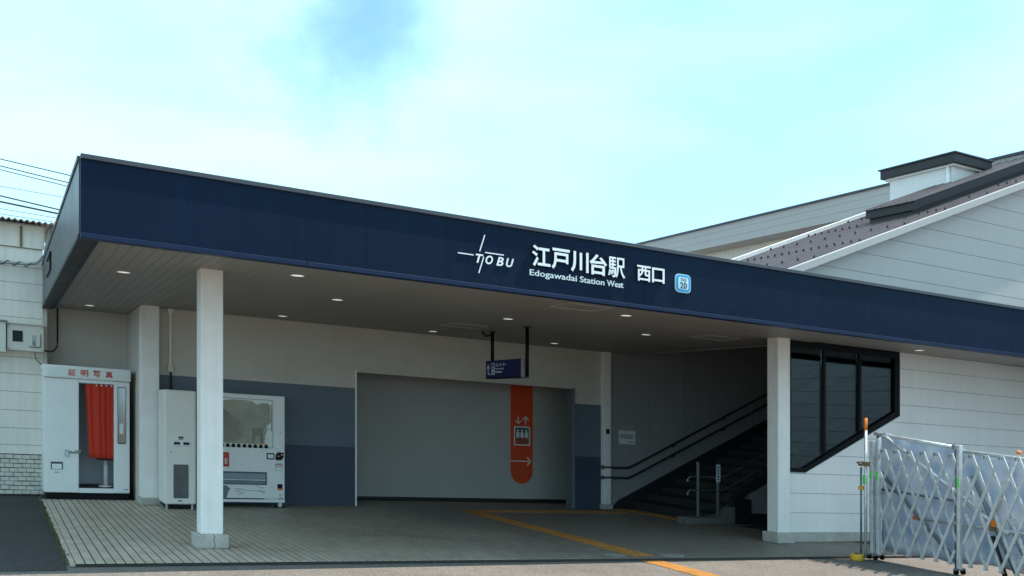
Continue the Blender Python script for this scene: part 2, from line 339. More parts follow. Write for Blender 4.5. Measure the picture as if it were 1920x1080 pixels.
for k, (x, y) in enumerate(vis[:300]):
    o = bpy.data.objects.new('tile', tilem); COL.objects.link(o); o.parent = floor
    o.location = (x, y, random.uniform(-0.0012, 0.0004) - Z_SHEAR * x)
rest = B(); tv = [v.co.copy() for v in tilem.vertices]; tf = [list(p.vertices) for p in tilem.polygons]
for x, y in vis[300:]:
    dz = random.uniform(-0.0012, 0.0004)
    rest.mesh([(v.x + x, v.y + y, v.z + dz + Z_SHEAR * v.x) for v in tv], tf)
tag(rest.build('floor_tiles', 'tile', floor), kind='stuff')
# moss along the edging
mo = B()
for i in range(650):
    y = random.uniform(0.75, 6.8); w = 0.045 * (0.4 + 0.6 * abs(math.sin(y * 2.3) * math.sin(y * 0.9 + 1)))
    x = -0.06 + random.gauss(0, w * 0.5); r = random.uniform(0.008, 0.022); z = -0.03 + random.uniform(0, 0.03)
    a = random.uniform(0, 6.28); t = random.uniform(0.3, 1.2)
    mo.mesh([(x + r * math.cos(a), y + r * math.sin(a), z), (x + r * math.cos(a + 2.1), y + r * math.sin(a + 2.1), z), (x + r * math.cos(a + 4.2), y + r * math.sin(a + 4.2), z), (x, y, z + r * t)],
            [(0, 1, 3), (1, 2, 3), (2, 0, 3)])
tag(mo.build('moss', 'moss', org=(-0.08, 3, 0)), 'dark green moss growing along the left tile edging', 'moss', kind='stuff')
# tactile paving
def tactile(name, label, pts, horiz):
    t = thing(name, label, 'tactile paving', (pts[0][0], pts[0][1], 0.0))
    b = bx(0.002, 0.298, 0.002, 0.298, 0.0005, 0.006)
    for k in range(4):
        q = 0.045 + k * 0.07
        b.prism([(q - 0.018, 0.006), (q + 0.018, 0.006), (q + 0.010, 0.011), (q - 0.010, 0.011)], 0.02, 0.28, 'x' if horiz else 'y')
    me = b.data('guide_tile', 'yellow_tile', (0, 0, 0))
    for x, y, z in pts:
        o = bpy.data.objects.new('guide_tile', me); COL.objects.link(o); o.parent = t
        d = Vector((x, y, z)) - ORG[t.name]; o.location = (d.x, d.y, d.z - Z_SHEAR * d.x)
    return t
P = [];
for k in range(18): P.append((6.34 - 0.010 * k, 5.62 - 0.3 * k, 0.0))
tactile('tactile_path', 'yellow ribbed guide path crossing the tiled floor towards the road', P, False)
P = [(6.155 - 0.010 * k, 0.05 - 0.3 * k, -0.034) for k in range(9)]
tactile('tactile_path', 'pale yellow ribbed guide path continuing on the sunlit road', P, False)
tactile('tactile_path', 'yellow guide path running along the back wall to the stairs', [(6.66 + 0.3 * k, 5.70, 0.0) for k in range(9)] + [(9.36, 5.70, 0)], True)
tactile('tactile_path', 'yellow warning strip at the foot of the stairs', [(9.85, 4.35 + 0.302 * k, 0.0) for k in range(7)], False)
# patched pale cement on the tile front
for nm, px, py, rx, ry, lab in (('cement_patch', 5.95, 0.62, 0.17, 0.16, 'pale cement smear on the tiles left of the guide path'), ('cement_patch', 6.75, 0.52, 0.2, 0.14, 'pale cement smear on the tiles right of the guide path')):
    poly = [(px + rx * math.cos(2 * math.pi * k / 16) * random.uniform(0.6, 1.1), py + ry * math.sin(2 * math.pi * k / 16) * random.uniform(0.6, 1.1)) for k in range(16)]
    tag(B().prism(poly, 0.0008, 0.003, 'z').build(nm, 'cement', org=(px, py, 0)), lab, 'cement patch')

# ------------------------------------------------------------------ walls under the canopy
t = thing('back_wall', 'long back wall, off-white above two slate blue bands, beside wide opening', 'wall', (1.53, 6.53, 0))
def bands(x0, x1):
    bx(x0, x1, 6.53, 6.72, 1.98, 3.02).build('upper_wall', 'plaster', t)
    bx(x0, x1, 6.53, 6.72, 0.985, 1.98).build('slate_band', 'band_up', t)
    bx(x0, x1, 6.53, 6.72, 0.0, 0.985).build('dark_band', 'band_low', t)
bands(1.5, 4.7); bands(9.0, 9.6)
bx(4.7, 9.0, 6.53, 6.72, 2.27, 3.02).build('lintel', 'plaster', t)
bx(4.685, 4.712, 6.515, 6.75, 0.0, 2.285).build('jamb', 'white_paint', t, bevel=0.003)
bx(8.93, 8.992, 6.50, 6.74, 0.0, 2.268).build('jamb', 'galv_dull', t, bevel=0.003)
bx(4.712, 8.93, 6.515, 6.74, 2.25, 2.285).build('opening_head', 'plaster', t)
t = thing('lift_lobby', 'plain grey blue wall at the back of the wide opening', 'wall', (4.5, 7.9, 0))
bx(4.4, 11.2, 7.9, 8.05, 0.0, 3.0).build('wall', 'recess', t)
bx(4.4, 11.2, 7.885, 7.9, 0.0, 0.05).build('skirting', 'dark', t)
bx(4.4, 4.6, 6.73, 7.9, 0, 3).build('side_wall', 'recess', t)
bx(4.61, 11.2, 6.73, 7.88, 2.75, 2.9).build('lobby_ceiling', 'ceiling', t)
bx(11.2, 11.35, 6.73, 8.0, 0, 3).build('side_wall', 'recess', t)
tag(B().prism(circ(4.98, 7.55, 0.03), 0, 0.05, 'z').box(4.95, 5.01, 7.52, 7.58, 0.05, 0.09).build('door_stop', 'black', org=(4.98, 7.55, 0)), 'small black door stop at left foot of the opening', 'door stop')
# alcove and pilasters
t = thing('alcove_wall', 'beige wall of the alcove behind the photo booth', 'wall', (0, 8.3, 0))
bx(0.0, 1.5, 8.3, 8.45, 0, 3.02).build('wall', 'plaster', t)
bx(1.29, 1.5, 6.6, 8.3, 0, 3.02).build('side_wall', 'plaster', t)
bx(-0.02, 0.06, 7.86, 8.3, 0, 3.02).build('return_wall', 'plaster', t)
def pillar(label, x0, x1, y0, y1, zt, base, m='white_paint', name='column', ov=0.05):
    t = thing(name, label, name, (x0, y0, 0))
    bx(x0, x1, y0, y1, base, zt).build('shaft', m, t, bevel=0.012)
    bx(x0 - ov, x1 + ov, y0 - ov, y1 + ov, 0, base).build('base', 'concrete', t, bevel=0.012)
    return t
pillar('white square column on cracked concrete base in front of vending machine', 1.287, 1.525, 1.555, 1.79, 3.005, 0.15)
pillar('white square column at right beside the dark stair window', 9.429, 9.663, 1.555, 1.79, 3.005, 0.15)
pillar('white pilaster between the photo booth and the tall recycling bin', 1.275, 1.53, 6.30, 6.62, 3.005, 0.105, name='pilaster', ov=0.02)
pillar('narrow white pilaster at the foot of the stairs', 9.585, 9.76, 6.44, 6.70, 3.005, 0.09, name='pilaster', ov=0.03)
cb = [o for o in COL.objects if o.name == 'base'][0]
cz = [(1.415, 0.15), (1.424, 0.125), (1.412, 0.09), (1.428, 0.05), (1.422, 0.0)]
for (xa, za), (xb, zb) in zip(cz[:-1], cz[1:]): B().prism([(xa - .003, za), (xa + .003, za), (xb + .003, zb), (xb - .003, zb)], 1.503, 1.506).build('crack', 'dark', cb)
# ------------------------------------------------------------------ canopy
cn = thing('entrance_canopy', 'long flat entrance canopy with deep navy fascia', 'canopy', (0, 0, 2.92))
seams = [0.0, 2.0, 4.08, 6.2, 8.3, 10.4, 12.5, 15.38]
for a, b2 in zip(seams[:-1], seams[1:]):
    bx(a + 0.001, b2 - 0.001, 0.0, 0.10, 2.972, 3.612).build('fascia_panel', 'navy', cn)
    bx(a + 0.001, b2 - 0.001, -0.022, 0.10, 3.612, 3.655).build('top_flashing', 'trim_grey', cn, bevel=0.004)
    bx(a + 0.001, b2 - 0.001, -0.018, 0.10, 2.922, 2.968).build('lower_trim', 'navy_trim', cn, bevel=0.004)
bx(0.0, 15.38, 0.10, 0.16, 2.935, 3.60).build('inner_fascia', 'navy', cn)
for a, b2 in ((0.102, 2.6), (2.602, 5.2), (5.202, 7.84)):
    bx(-0.006, 0.10, a, b2, 2.972, 3.612).build('end_panel', 'end_grey', cn)
bx(-0.02, 0.10, 0.102, 7.84, 3.612, 3.655).build('end_flashing', 'trim_grey', cn)
bx(-0.012, 0.12, 0.102, 7.84, 2.93, 2.97).build('end_trim', 'dark', cn)
bx(0.13, 0.17, 0.165, 7.84, 2.945, 3.01).build('drip_trim', 'dark', cn)
bx(0.1, 10.2, 0.161, 8.4, 3.45, 3.60).build('roof_deck', 'trim_grey', cn)
bx(10.2, 15.38, 0.161, 1.66, 3.45, 3.60).build('roof_deck', 'trim_grey', cn)
rows = [0.165, 1.58, 4.13, 6.67, 8.3]
for r0, r1 in zip(rows[:-1], rows[1:]):
    b = B(); x = 0.175; xe = 10.2 if r0 > 0.5 else 15.36
    while x < xe - 0.02:
        x2 = min(x + 0.108, xe); y1 = r1 - 0.006
        b.prism([(x + 0.001, 3.012), (x + 0.0015, 3.003), (x + 0.005, 3.0), (x2 - 0.005, 3.0), (x2 - 0.0015, 3.003), (x2 - 0.001, 3.012)], r0 + 0.003, y1)
        x = x2
    tag(b.build('ceiling_strips', 'ceiling', cn), kind='stuff')
bx(0.13, 10.2, 0.163, 8.3, 3.013, 3.04).build('ceiling_backing', 'joint', cn)
bx(10.2, 15.36, 0.163, 1.62, 3.013, 3.04).build('ceiling_backing', 'joint', cn)
bx(10.2, 10.28, 1.83, 6.54, 2.99, 3.6).build('ceiling_upstand', 'stair_wall', cn)
for hx, hy in ((5.7, 1.0), (9.0, 2.45), (5.75, 4.5)):
    ring_prism([(hx - .3, hy - .25), (hx + .3, hy - .25), (hx + .3, hy + .25), (hx - .3, hy + .25)], [(hx - .28, hy - .23), (hx + .28, hy - .23), (hx + .28, hy + .23), (hx - .28, hy + .23)], 0, 1)
    o, i = [(hx - .3, hy - .25), (hx + .3, hy - .25), (hx + .3, hy + .25), (hx - .3, hy + .25)], [(hx - .285, hy - .235), (hx + .285, hy - .235), (hx + .285, hy + .235), (hx - .285, hy + .235)]
    b = B(); n = 4; v = [(p[0], p[1], z) for z in (2.995, 3.0) for q in (o, i) for p in q]; f = []
    for k in range(4):
        j = (k + 1) % 4
        f += [(k, j, n + j, n + k), (k, 2 * n + k, 2 * n + j, j), (n + k, n + j, 3 * n + j, 3 * n + k)]
    b.mesh(v, f).build('access_hatch', 'lamp_rim', cn)
# downlights
lights = [(0.63, 2.62, 'round ceiling downlight nearest the left end of the canopy front'), (0.63, 7.2, 'round ceiling downlight above the photo booth'),
          (2.24, 1.2, 'bright round ceiling downlight just right of the front left column'), (3.24, 2.95, 'round ceiling downlight right of the left column, second row'),
          (3.27, 5.8, 'round ceiling downlight above the vending machine'), (5.72, 2.95, 'round ceiling downlight between the hanging sign and the fascia'),
          (5.79, 5.8, 'round ceiling downlight above the left half of the wide opening'), (6.52, 1.2, 'bright round ceiling downlight below the station number badge'),
          (8.1, 2.98, 'round ceiling downlight left of the ceiling hatch near the stairs'), (8.1, 5.75, 'round ceiling downlight above the orange banner'),
          (11.85, 1.1, 'round downlight in the soffit right of the stair window')]
for lx, ly, lab in lights:
    t = thing('downlight', lab, 'ceiling light', (lx, ly, 3.0), 'downlights in the canopy ceiling')
    b = B(); n = 24; v = []
    for r, z in ((0.085, 2.998), (0.083, 2.990), (0.072, 2.990), (0.070, 2.999)):
        v += [(lx + r * math.cos(2 * math.pi * k / n), ly + r * math.sin(2 * math.pi * k / n), z) for k in range(n)]
    f = [(q * n + k, q * n + (k + 1) % n, (q + 1) * n + (k + 1) % n, (q + 1) * n + k) for q in range(3) for k in range(n)]
    b.mesh(v, f, True).build('rim', 'lamp_rim', t)
    B().prism(circ(lx, ly, 0.070, 24), 2.9935, 2.998, 'z').build('diffuser', 'lamp', t)
# lettering on the fascia
t = thing('station_name_sign', 'white raised station name lettering on the navy fascia', 'sign', (4.45, 0, 3.13))
cw = (5.672 - 4.452) / 5
for k, ch in enumerate('江戸川台駅'):
    r = (4.452 + cw * k + 0.008, 4.452 + cw * (k + 1) - 0.008, 3.232, 3.462)
    of = 0.009 if ch == '駅' else 0.022
    text('letter', ch, 'letter_side', t, r, -0.001, 0.028, of); text('letter', ch, 'letter', t, r, -0.030, 0.004, of + 0.001)
for k, ch in enumerate('西口'):
    r = (5.832 + k * 0.20, 5.832 + k * 0.20 + 0.188, 3.236, 3.415)
    if ch == '口': r = (6.040, 6.216, 3.240, 3.412)
    text('letter', ch, 'letter_side', t, r, -0.001, 0.026, 0.016); text('letter', ch, 'letter', t, r, -0.028, 0.004, 0.018)
text('letter', 'Edogawadai', 'letter', t, (4.445, 5.040, 3.112, 3.198), -0.001, 0.008, 0.010)
text('letter', 'Station', 'letter', t, (5.080, 5.403, 3.130, 3.198), -0.001, 0.008, 0.010)
text('letter', 'West', 'letter', t, (5.436, 5.657, 3.130, 3.198), -0.001, 0.008, 0.010)
t = thing('railway_logo', 'slim white italic logo lettering crossed by thin lines on the fascia', 'logo', (3.8, 0, 3.25))
for ch, x0, x1 in (('T', 3.800, 3.888), ('O', 3.915, 4.000), ('B', 4.042, 4.128), ('U', 4.158, 4.250)):
    text('letter', ch, 'letter', t, (x0, x1, 3.186, 3.280), -0.001, 0.008, 0.020, 0.28)
def bar(x0, z0, x1, z1, w):
    d = Vector((x1 - x0, z1 - z0)); nrm = Vector((-d.y, d.x)).normalized() * w / 2
    B().prism([(x0 - nrm.x, z0 - nrm.y), (x1 - nrm.x, z1 - nrm.y), (x1 + nrm.x, z1 + nrm.y), (x0 + nrm.x, z0 + nrm.y)], -0.009, -0.001).build('line', 'letter', t)
bar(3.595, 3.262, 3.775, 3.262, 0.011); bar(3.91, 3.306, 4.13, 3.306, 0.011); bar(3.846, 3.31, 3.905, 3.490, 0.011); bar(3.835, 3.080, 3.893, 3.258, 0.011)
t = thing('station_badge', 'light blue rounded station number badge reading TO 20', 'badge', (6.4, 0, 3.18))
B().prism(rrect(6.385, 6.612, 3.172, 3.388, 0.055), -0.010, -0.001).build('rim', 'badge_pale', t)
B().prism(rrect(6.394, 6.603, 3.181, 3.379, 0.05), -0.014, -0.0105).build('border', 'badge_blue', t)
B().prism(rrect(6.425, 6.572, 3.208, 3.352, 0.03), -0.018, -0.0145).build('plate', 'badge_pale', t)
text('letter', 'TO', 'print_dark', t, (6.458, 6.540, 3.303, 3.340), -0.0185, 0.003, 0.004)
text('letter', '20', 'print_dark', t, (6.448, 6.550, 3.218, 3.290), -0.0185, 0.003, 0.012)
# hanging lift sign
t = thing('hanging_sign', 'navy hanging lift sign on two black rods from the ceiling', 'sign', (6.37, 4.3, 2.24))
bx(6.37, 6.49, 3.76, 4.98, 2.245, 2.52).build('sign_box', 'sign_blue', t, bevel=0.004)
bx(6.362, 6.498, 3.735, 3.765, 2.238, 2.527).build('end_plate', 'sign_end', t)
bx(6.365, 6.495, 3.75, 4.985, 2.232, 2.246).build('bottom_trim', 'black', t)
B().tube([(6.43, 4.86, 2.52), (6.43, 4.86, 3.0)], 0.028, 10).build('rod', 'black', t)
B().tube([(6.43, 3.69, 2.24), (6.43, 3.69, 3.0)], 0.028, 10).build('rod', 'black', t)
for yy in (4.86, 3.69): B().prism(circ(6.43, yy, 0.07, 16), 2.985, 2.999, 'z').build('rod_flange', 'rail_dark', t)
B().tube([(6.40, 4.86, 2.93), (6.36, 4.95, 2.92), (6.33, 5.0, 2.97), (6.33, 5.05, 2.995)], 0.012, 6).build('cable', 'black', t)
def sx(y0, y1, z0, z1, m, nm, d=0.003): bx(6.37 - d, 6.3695, y0, y1, z0, z1).build(nm, m, t)
def sline(pts, w, m='sign_print'):
    b = B()
    for (y0, z0), (y1, z1) in zip(pts[:-1], pts[1:]):
        d = Vector((y1 - y0, z1 - z0)); nr = Vector((-d.y, d.x)).normalized() * w / 2
        b.prism([(y0 - nr.x, z0 - nr.y), (y1 - nr.x, z1 - nr.y), (y1 + nr.x, z1 + nr.y), (y0 + nr.x, z0 + nr.y)], 6.366, 6.3695, 'x')
    b.build('arrow', m, t)
sline([(4.82, 2.30), (4.875, 2.30), (4.885, 2.33), (4.885, 2.44)], 0.022); sline([(4.93, 2.39), (4.885, 2.45), (4.84, 2.39)], 0.020)
sx(4.66, 4.775, 2.29, 2.475, 'sign_print', 'pictogram')
for k, zz in enumerate((2.31, 2.365, 2.42)): sx(4.68, 4.755, zz, zz + 0.038, 'sign_blue', 'pictogram', 0.006)
for k in range(3): sx(4.69 + 0.022 * k, 4.70 + 0.022 * k, 2.315, 2.39, 'sign_print', 'pictogram', 0.008)
text('lettering', 'エレベーター', 'sign_print', t, (4.63, 4.25, 2.415, 2.475), 6.3695, 0.003, 0.012, plane='yz')
for k, (a, w_) in enumerate(((4.63, .08), (4.53, .05), (4.46, .11))): sx(a - w_, a, 2.375, 2.39, 'sign_print', 'small_lettering')
for k in range(5): sx(4.60 - 0.045 * k, 4.63 - 0.045 * k, 2.318, 2.345, 'sign_print', 'small_lettering')
# orange banner in the opening
t = thing('orange_banner', 'tall orange lift banner with white arrows on the opening wall', 'banner', (8.6, 7.9, 0.35))
poly = [(8.35, 2.74), (8.35, 0.60)] + [(8.60 + 0.25 * math.cos(R(a)), 0.60 + 0.25 * math.sin(R(a))) for a in range(190, 351, 10)] + [(8.85, 0.60), (8.85, 2.74)]
B().prism(poly, 7.894, 7.8995).build('panel', 'orange', t)
def oline(pts, w):
    for (x0, z0), (x1, z1) in zip(pts[:-1], pts[1:]):
        d = Vector((x1 - x0, z1 - z0)); nr = Vector((-d.y, d.x)).normalized() * w / 2
        B().prism([(x0 - nr.x, z0 - nr.y), (x1 - nr.x, z1 - nr.y), (x1 + nr.x, z1 + nr.y), (x0 + nr.x, z0 + nr.y)], 7.889, 7.8935).build('arrow', 'print_white', t)
oline([(8.52, 1.70), (8.52, 1.545)], 0.018); oline([(8.455, 1.61), (8.52, 1.54), (8.585, 1.61)], 0.018)
oline([(8.685, 1.525), (8.685, 1.68)], 0.018); oline([(8.62, 1.62), (8.685, 1.69), (8.75, 1.62)], 0.018)
oline([(8.355, 0.80), (8.80, 0.80)], 0.020); oline([(8.72, 0.88), (8.80, 0.80), (8.72, 0.72)], 0.022)
ring_prism([(8.425, 1.11), (8.785, 1.11), (8.785, 1.49), (8.425, 1.49)], [(8.45, 1.135), (8.76, 1.135), (8.76, 1.465), (8.45, 1.465)], 7.889, 7.8935).build('pictogram_frame', 'print_white', t)
bx(8.45, 8.76, 7.892, 7.8937, 1.135, 1.465).build('pictogram_field', 'grey_panel', t)
for k in range(3):
    cx_ = 8.51 + 0.095 * k
    B().prism(circ(cx_, 1.405, 0.022, 12), 7.888, 7.8915).box(cx_ - 0.034, cx_ + 0.034, 7.888, 7.8915, 1.265, 1.375).build('pictogram_figure', 'print_white', t)
    bx(cx_ - 0.024, cx_ - 0.004, 7.888, 7.8915, 1.15, 1.264).box(cx_ + 0.004, cx_ + 0.024, 7.888, 7.8915, 1.15, 1.264).build('pictogram_legs', 'orange', t)

# ------------------------------------------------------------------ stairs
t = thing('staircase', 'dark stone stairs rising to the right behind the column', 'stairs', (10.35, 4.15, 0))
RUN, RISE = 0.33, 0.155
for k in range(22):
    x = 10.35 + k * RUN
    bx(x - 0.02, x + RUN, 4.16, 6.53, k * RISE + 0.03 if k else 0, (k + 1) * RISE).build('step', 'stair', t, bevel=0.008)
    bx(x, x + RUN, 4.16, 6.53, -0.3 if k == 0 else (k - 1) * RISE, k * RISE + 0.03).build('riser', 'dark', t)
sl = RISE / RUN
B().prism([(9.80, 0.0), (10.0, 0.17), (17.6, 0.17 + sl * 7.6), (17.6, -0.25 + sl * 7.25), (10.3, 0.0)], 6.50, 6.548).build('skirting', 'dark', t)
B().prism([(10.62, 0.10), (10.62, 0.42), (17.6, 0.90 + sl * 6.77), (17.6, 0.50 + sl * 6.77), (10.95, 0.55), (10.83, 0.46)], 3.92, 4.15).build('stringer', 'dark', t)
B().prism([(9.58, 0.0), (9.58, 0.12), (10.2, 0.12), (10.42, 0.17), (10.62, 0.30), (10.62, 0.0)], 3.88, 4.155).build('kerb', 'stair_kerb', t, bevel=0.01)
B().prism([(11.03, 0.19), (17.4, 0.19), (17.4, 0.45 + sl * 6.57), (11.03, 0.54)], 3.96, 4.14).build('under_stair_panel', 'stair_wall', t)
bx(10.63, 17.4, 3.95, 4.13, 0.0, 0.185).build('plinth', 'dark', t)
bx(10.63, 11.02, 3.93, 4.12, 0.187, 0.44).build('service_box', 'dark', t)
bx(10.49, 10.69, 4.05, 4.065, 0.40, 0.53).build('notice_plate', 'trim_grey', t)
t = thing('stair_side_wall', 'grey panelled wall along the stairs with notice', 'wall', (9.76, 6.55, 0))
xs = [9.765, 10.72, 11.60, 12.48, 13.36, 14.24, 15.12, 16.0, 17.0]
for a, b2 in zip(xs[:-1], xs[1:]): bx(a + 0.003, b2 - 0.003, 6.55, 6.575, 0, 3.3 + (b2 - 9.8) * 0.40).build('panel', 'stair_wall', t)
bx(9.76, 18.0, 6.576, 6.7, 0, 4.0).build('backing', 'dark', t)
def handrail(label, z0, zr, y):
    t = thing('wall_handrail', label, 'handrail', (9.6, y, z0))
    B().tube([(9.56, y, z0), (9.9, y, z0), (10.12, y, z0), (10.2, y, z0 + 0.015), (10.35, y, z0 + 0.08), (13.7, y, zr), (17, y, zr + 3.3 * sl)], 0.021, 10).build('rail', 'rail_dark', t)
    B().prism(circ(9.56, z0, 0.04, 14), 6.405, 6.44).build('end_flange', 'steel', t)
    for xb in (11.28, 12.55, 13.8):
        zb = z0 + 0.08 + (xb - 10.35) * (zr - z0 - 0.08) / 3.35
        B().tube([(xb, y, zb - 0.01), (xb, y + 0.03, zb - 0.06), (xb, 6.549, zb - 0.07)], 0.012, 6).build('bracket', 'rail_dark', t)
handrail('upper dark handrail along the stair wall', 0.80, 2.47, 6.45)
handrail('lower dark handrail along the stair wall', 0.605, 2.25, 6.45)
t = thing('stair_handrail', 'steel twin handrail on two posts at the stair foot', 'handrail', (9.93, 4.02, 0.12))
for xp, zt in ((9.93, 1.05), (10.36, 1.03)): bx(xp - 0.024, xp + 0.024, 4.0, 4.048, 0.12, zt).build('post', 'steel', t, bevel=0.006)
for z0 in (0.80, 0.575):
    B().tube([(9.70, 4.024, z0 - 0.10), (9.70, 4.024, z0 - 0.05), (9.72, 4.024, z0 - 0.015), (9.76, 4.024, z0), (9.93, 4.024, z0), (10.40, 4.024, z0), (10.6, 4.024, z0 + 0.06), (14.0, 4.024, z0 + 0.06 + 3.4 * sl)], 0.017, 10).build('rail', 'steel', t)
bx(10.29, 10.37, 3.98, 3.992, 0.72, 1.02).build('sign_plate', 'sign_print', t)
for k in range(5): bx(10.305, 10.34, 3.976, 3.979, 0.755 + k * 0.05, 0.785 + k * 0.05).build('lettering', 'print_dark', t)
t = thing('paper_notice', 'small white paper notice on the stair wall', 'notice', (10.2, 6.55, 1.26))
bx(10.01, 10.39, 6.544, 6.549, 1.26, 1.52).build('sheet', 'print_white', t)
for k, (a, b2, z) in enumerate(((10.13, 10.15, 1.485), (10.19, 10.21, 1.485), (10.04, 10.36, 1.435), (10.03, 10.30, 1.415), (10.04, 10.36, 1.39), (10.03, 10.34, 1.37), (10.2, 10.36, 1.30))):
    bx(a, b2, 6.542, 6.5435, z, z + 0.011).build('print_line', 'print_dark', t)
t = thing('wall_switch', 'small black square switch on the narrow stair pilaster', 'switch', (9.67, 6.44, 1.45))
bx(9.64, 9.71, 6.415, 6.439, 1.44, 1.53).build('plate', 'black', t, bevel=0.004)
bx(9.655, 9.695, 6.408, 6.4145, 1.46, 1.51).build('button', 'rail_dark', t)

# ------------------------------------------------------------------ right hall with stair window and sloping roof
SL = 0.4025
def rake(x): return 4.05 + SL * (x - 9.83)
hall = thing('stair_hall', 'white sided stair hall with sloping brown metal roof at right', 'building', (9.66, 1.7, 0))
XE = 18.0; YW = 1.70
def xl(z): return 9.665 if z < 1.04 else (10.08 + (z - 1.04) / 0.4752 if z < 2.0 else 12.1)
def clip_board(z0, z1, lo, m):
    """one siding course between z0 and z1, left outline given by lo(z)"""
    zs = sorted({z0, z1} | {z for z in (1.04, 2.0) if z0 < z < z1})
    L = []
    for a, b2 in zip(zs[:-1], zs[1:]): L += [(lo(a + 1e-6), a), (lo(b2 - 1e-6), b2)]
    B().prism([(XE, z0)] + [(XE, z1)] + L[::-1], YW, YW + 0.02).build('siding_board', m, hall)
zz = [0.135, 0.432, 0.724, 1.02, 1.306, 1.60, 1.892, 2.176, 2.464, 2.755, 3.012]
for a, b2 in zip(zz[:-1], zz[1:]): clip_board(a + 0.003, b2 - 0.003, xl, 'siding')
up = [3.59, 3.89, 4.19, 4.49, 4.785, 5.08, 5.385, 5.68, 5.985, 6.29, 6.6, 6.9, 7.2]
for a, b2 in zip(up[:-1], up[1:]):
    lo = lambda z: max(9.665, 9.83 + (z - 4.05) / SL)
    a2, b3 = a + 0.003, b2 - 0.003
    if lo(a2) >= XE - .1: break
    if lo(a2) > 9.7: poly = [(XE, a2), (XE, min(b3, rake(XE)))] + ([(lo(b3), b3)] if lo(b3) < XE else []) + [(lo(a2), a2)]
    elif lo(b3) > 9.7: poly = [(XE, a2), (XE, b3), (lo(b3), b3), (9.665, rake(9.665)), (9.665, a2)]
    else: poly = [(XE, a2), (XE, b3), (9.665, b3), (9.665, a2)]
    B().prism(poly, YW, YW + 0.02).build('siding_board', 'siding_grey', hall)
B().prism([(XE, 0.0), (XE, 3.02), (12.1, 3.02), (12.1, 2.0), (10.08, 1.04), (9.665, 1.04), (9.665, 0)], YW + 0.021, YW + 0.12).build('wall_core', 'joint', hall)
B().prism([(9.665, 3.02), (XE, 3.02), (XE, rake(XE) - 0.02), (9.665, rake(9.665) - 0.02)], YW + 0.021, YW + 0.12).build('wall_core', 'joint', hall)
bx(9.66, XE, YW - 0.03, YW + 0.06, 0, 0.132).build('plinth', 'concrete', hall, bevel=0.006)
bx(14.15, 14.17, YW - 0.006, YW + 0.001, 0.14, 3.0).build('joint_cover', 'siding', hall)
bx(XE, XE + 0.15, YW, 6.7, 0, rake(XE)).build('end_wall', 'stair_wall', hall)
B().prism([(10.281, 3.30), (18.0, 3.30 + 0.42 * 7.72), (18.0, 3.36 + 0.42 * 7.72), (10.281, 3.40)], 1.83, 6.72).build('stair_ceiling', 'stair_wall', hall)
# window
win = B().prism([(9.70, 1.04), (9.70, 3.005), (9.80, 3.005), (9.80, 1.04)], YW - 0.02, YW + 0.08).build('window_frame', 'black', hall)
bx(9.80, 12.1, YW - 0.02, YW + 0.08, 2.905, 3.008).build('head', 'black', win)
bx(11.99, 12.1, YW - 0.022, YW + 0.08, 2.02, 2.905).build('jamb', 'black', win)
B().prism([(9.80, 1.04), (10.08, 1.04), (12.1, 2.0), (12.1, 2.02), (11.99, 2.055), (10.06, 1.10), (9.80, 1.10)], YW - 0.024, YW + 0.08).build('sill', 'black', win)
for xm in (10.48, 11.23): B().prism([(xm - 0.03, 1.13 + 0.5 * max(0, xm - 10.1)), (xm + 0.03, 1.13 + 0.5 * max(0, xm - 10.04)), (xm + 0.025, 2.906), (xm - 0.025, 2.906)], YW - 0.012, YW + 0.06).build('mullion', 'black', win)
for a, b2 in ((9.80, 10.45), (10.51, 11.2), (11.26, 11.99)):
    lo = lambda x: 1.09 + 0.49 * max(0, x - 10.06)
    B().prism([(a, lo(a)), (b2, lo(b2)), (b2, 2.91), (a, 2.91)] if a > 10.06 else [(a, 1.09), (10.06, 1.09), (b2, lo(b2)), (b2, 2.91), (a, 2.91)], YW + 0.02, YW + 0.028).build('pane', 'glass', win)
ring_prism([(9.69, 1.025), (10.085, 1.025), (12.115, 1.985), (12.115, 3.011), (9.69, 3.011)], [(9.7, 1.04), (10.08, 1.04), (12.1, 2.0), (12.1, 3.01), (9.7, 3.01)], YW - 0.008, YW + 0.02).build('trim', 'steel', win)
# roof
YN, YF = 1.52, 4.85
def slab(x0, x1, y0, y1, o0, o1): return B().prism([(x0, rake(x0) + o0), (x1, rake(x1) + o0), (x1, rake(x1) + o1), (x0, rake(x0) + o1)], y0, y1)
X0 = 9.15
roof = slab(X0, 18.2, YN + 0.07, YF, -0.05, 0.02).build('roof', 'roof', hall)
slab(X0, 18.2, YN - 0.02, YN + 0.07, -0.055, 0.055).build('verge_trim', 'siding_grey', roof)
slab(X0, 18.2, YF, YF + 0.10, -0.08, 0.12).build('far_verge', 'white_paint', roof)
k = 0; y = YN + 0.12
me = None
while y < YF - 0.03:
    o = slab(X0 + 0.02, 18.1, y - 0.013, y + 0.013, 0.021, 0.055)
    if me is None: ro = o.build('rib', 'rib', roof); me = ro.data
    else:
        c2 = bpy.data.objects.new('rib', me); COL.objects.link(c2); c2.parent = roof; c2.location = (0, y - y0_, 0)
    if k == 0: y0_ = y
    k += 1; y += 0.165
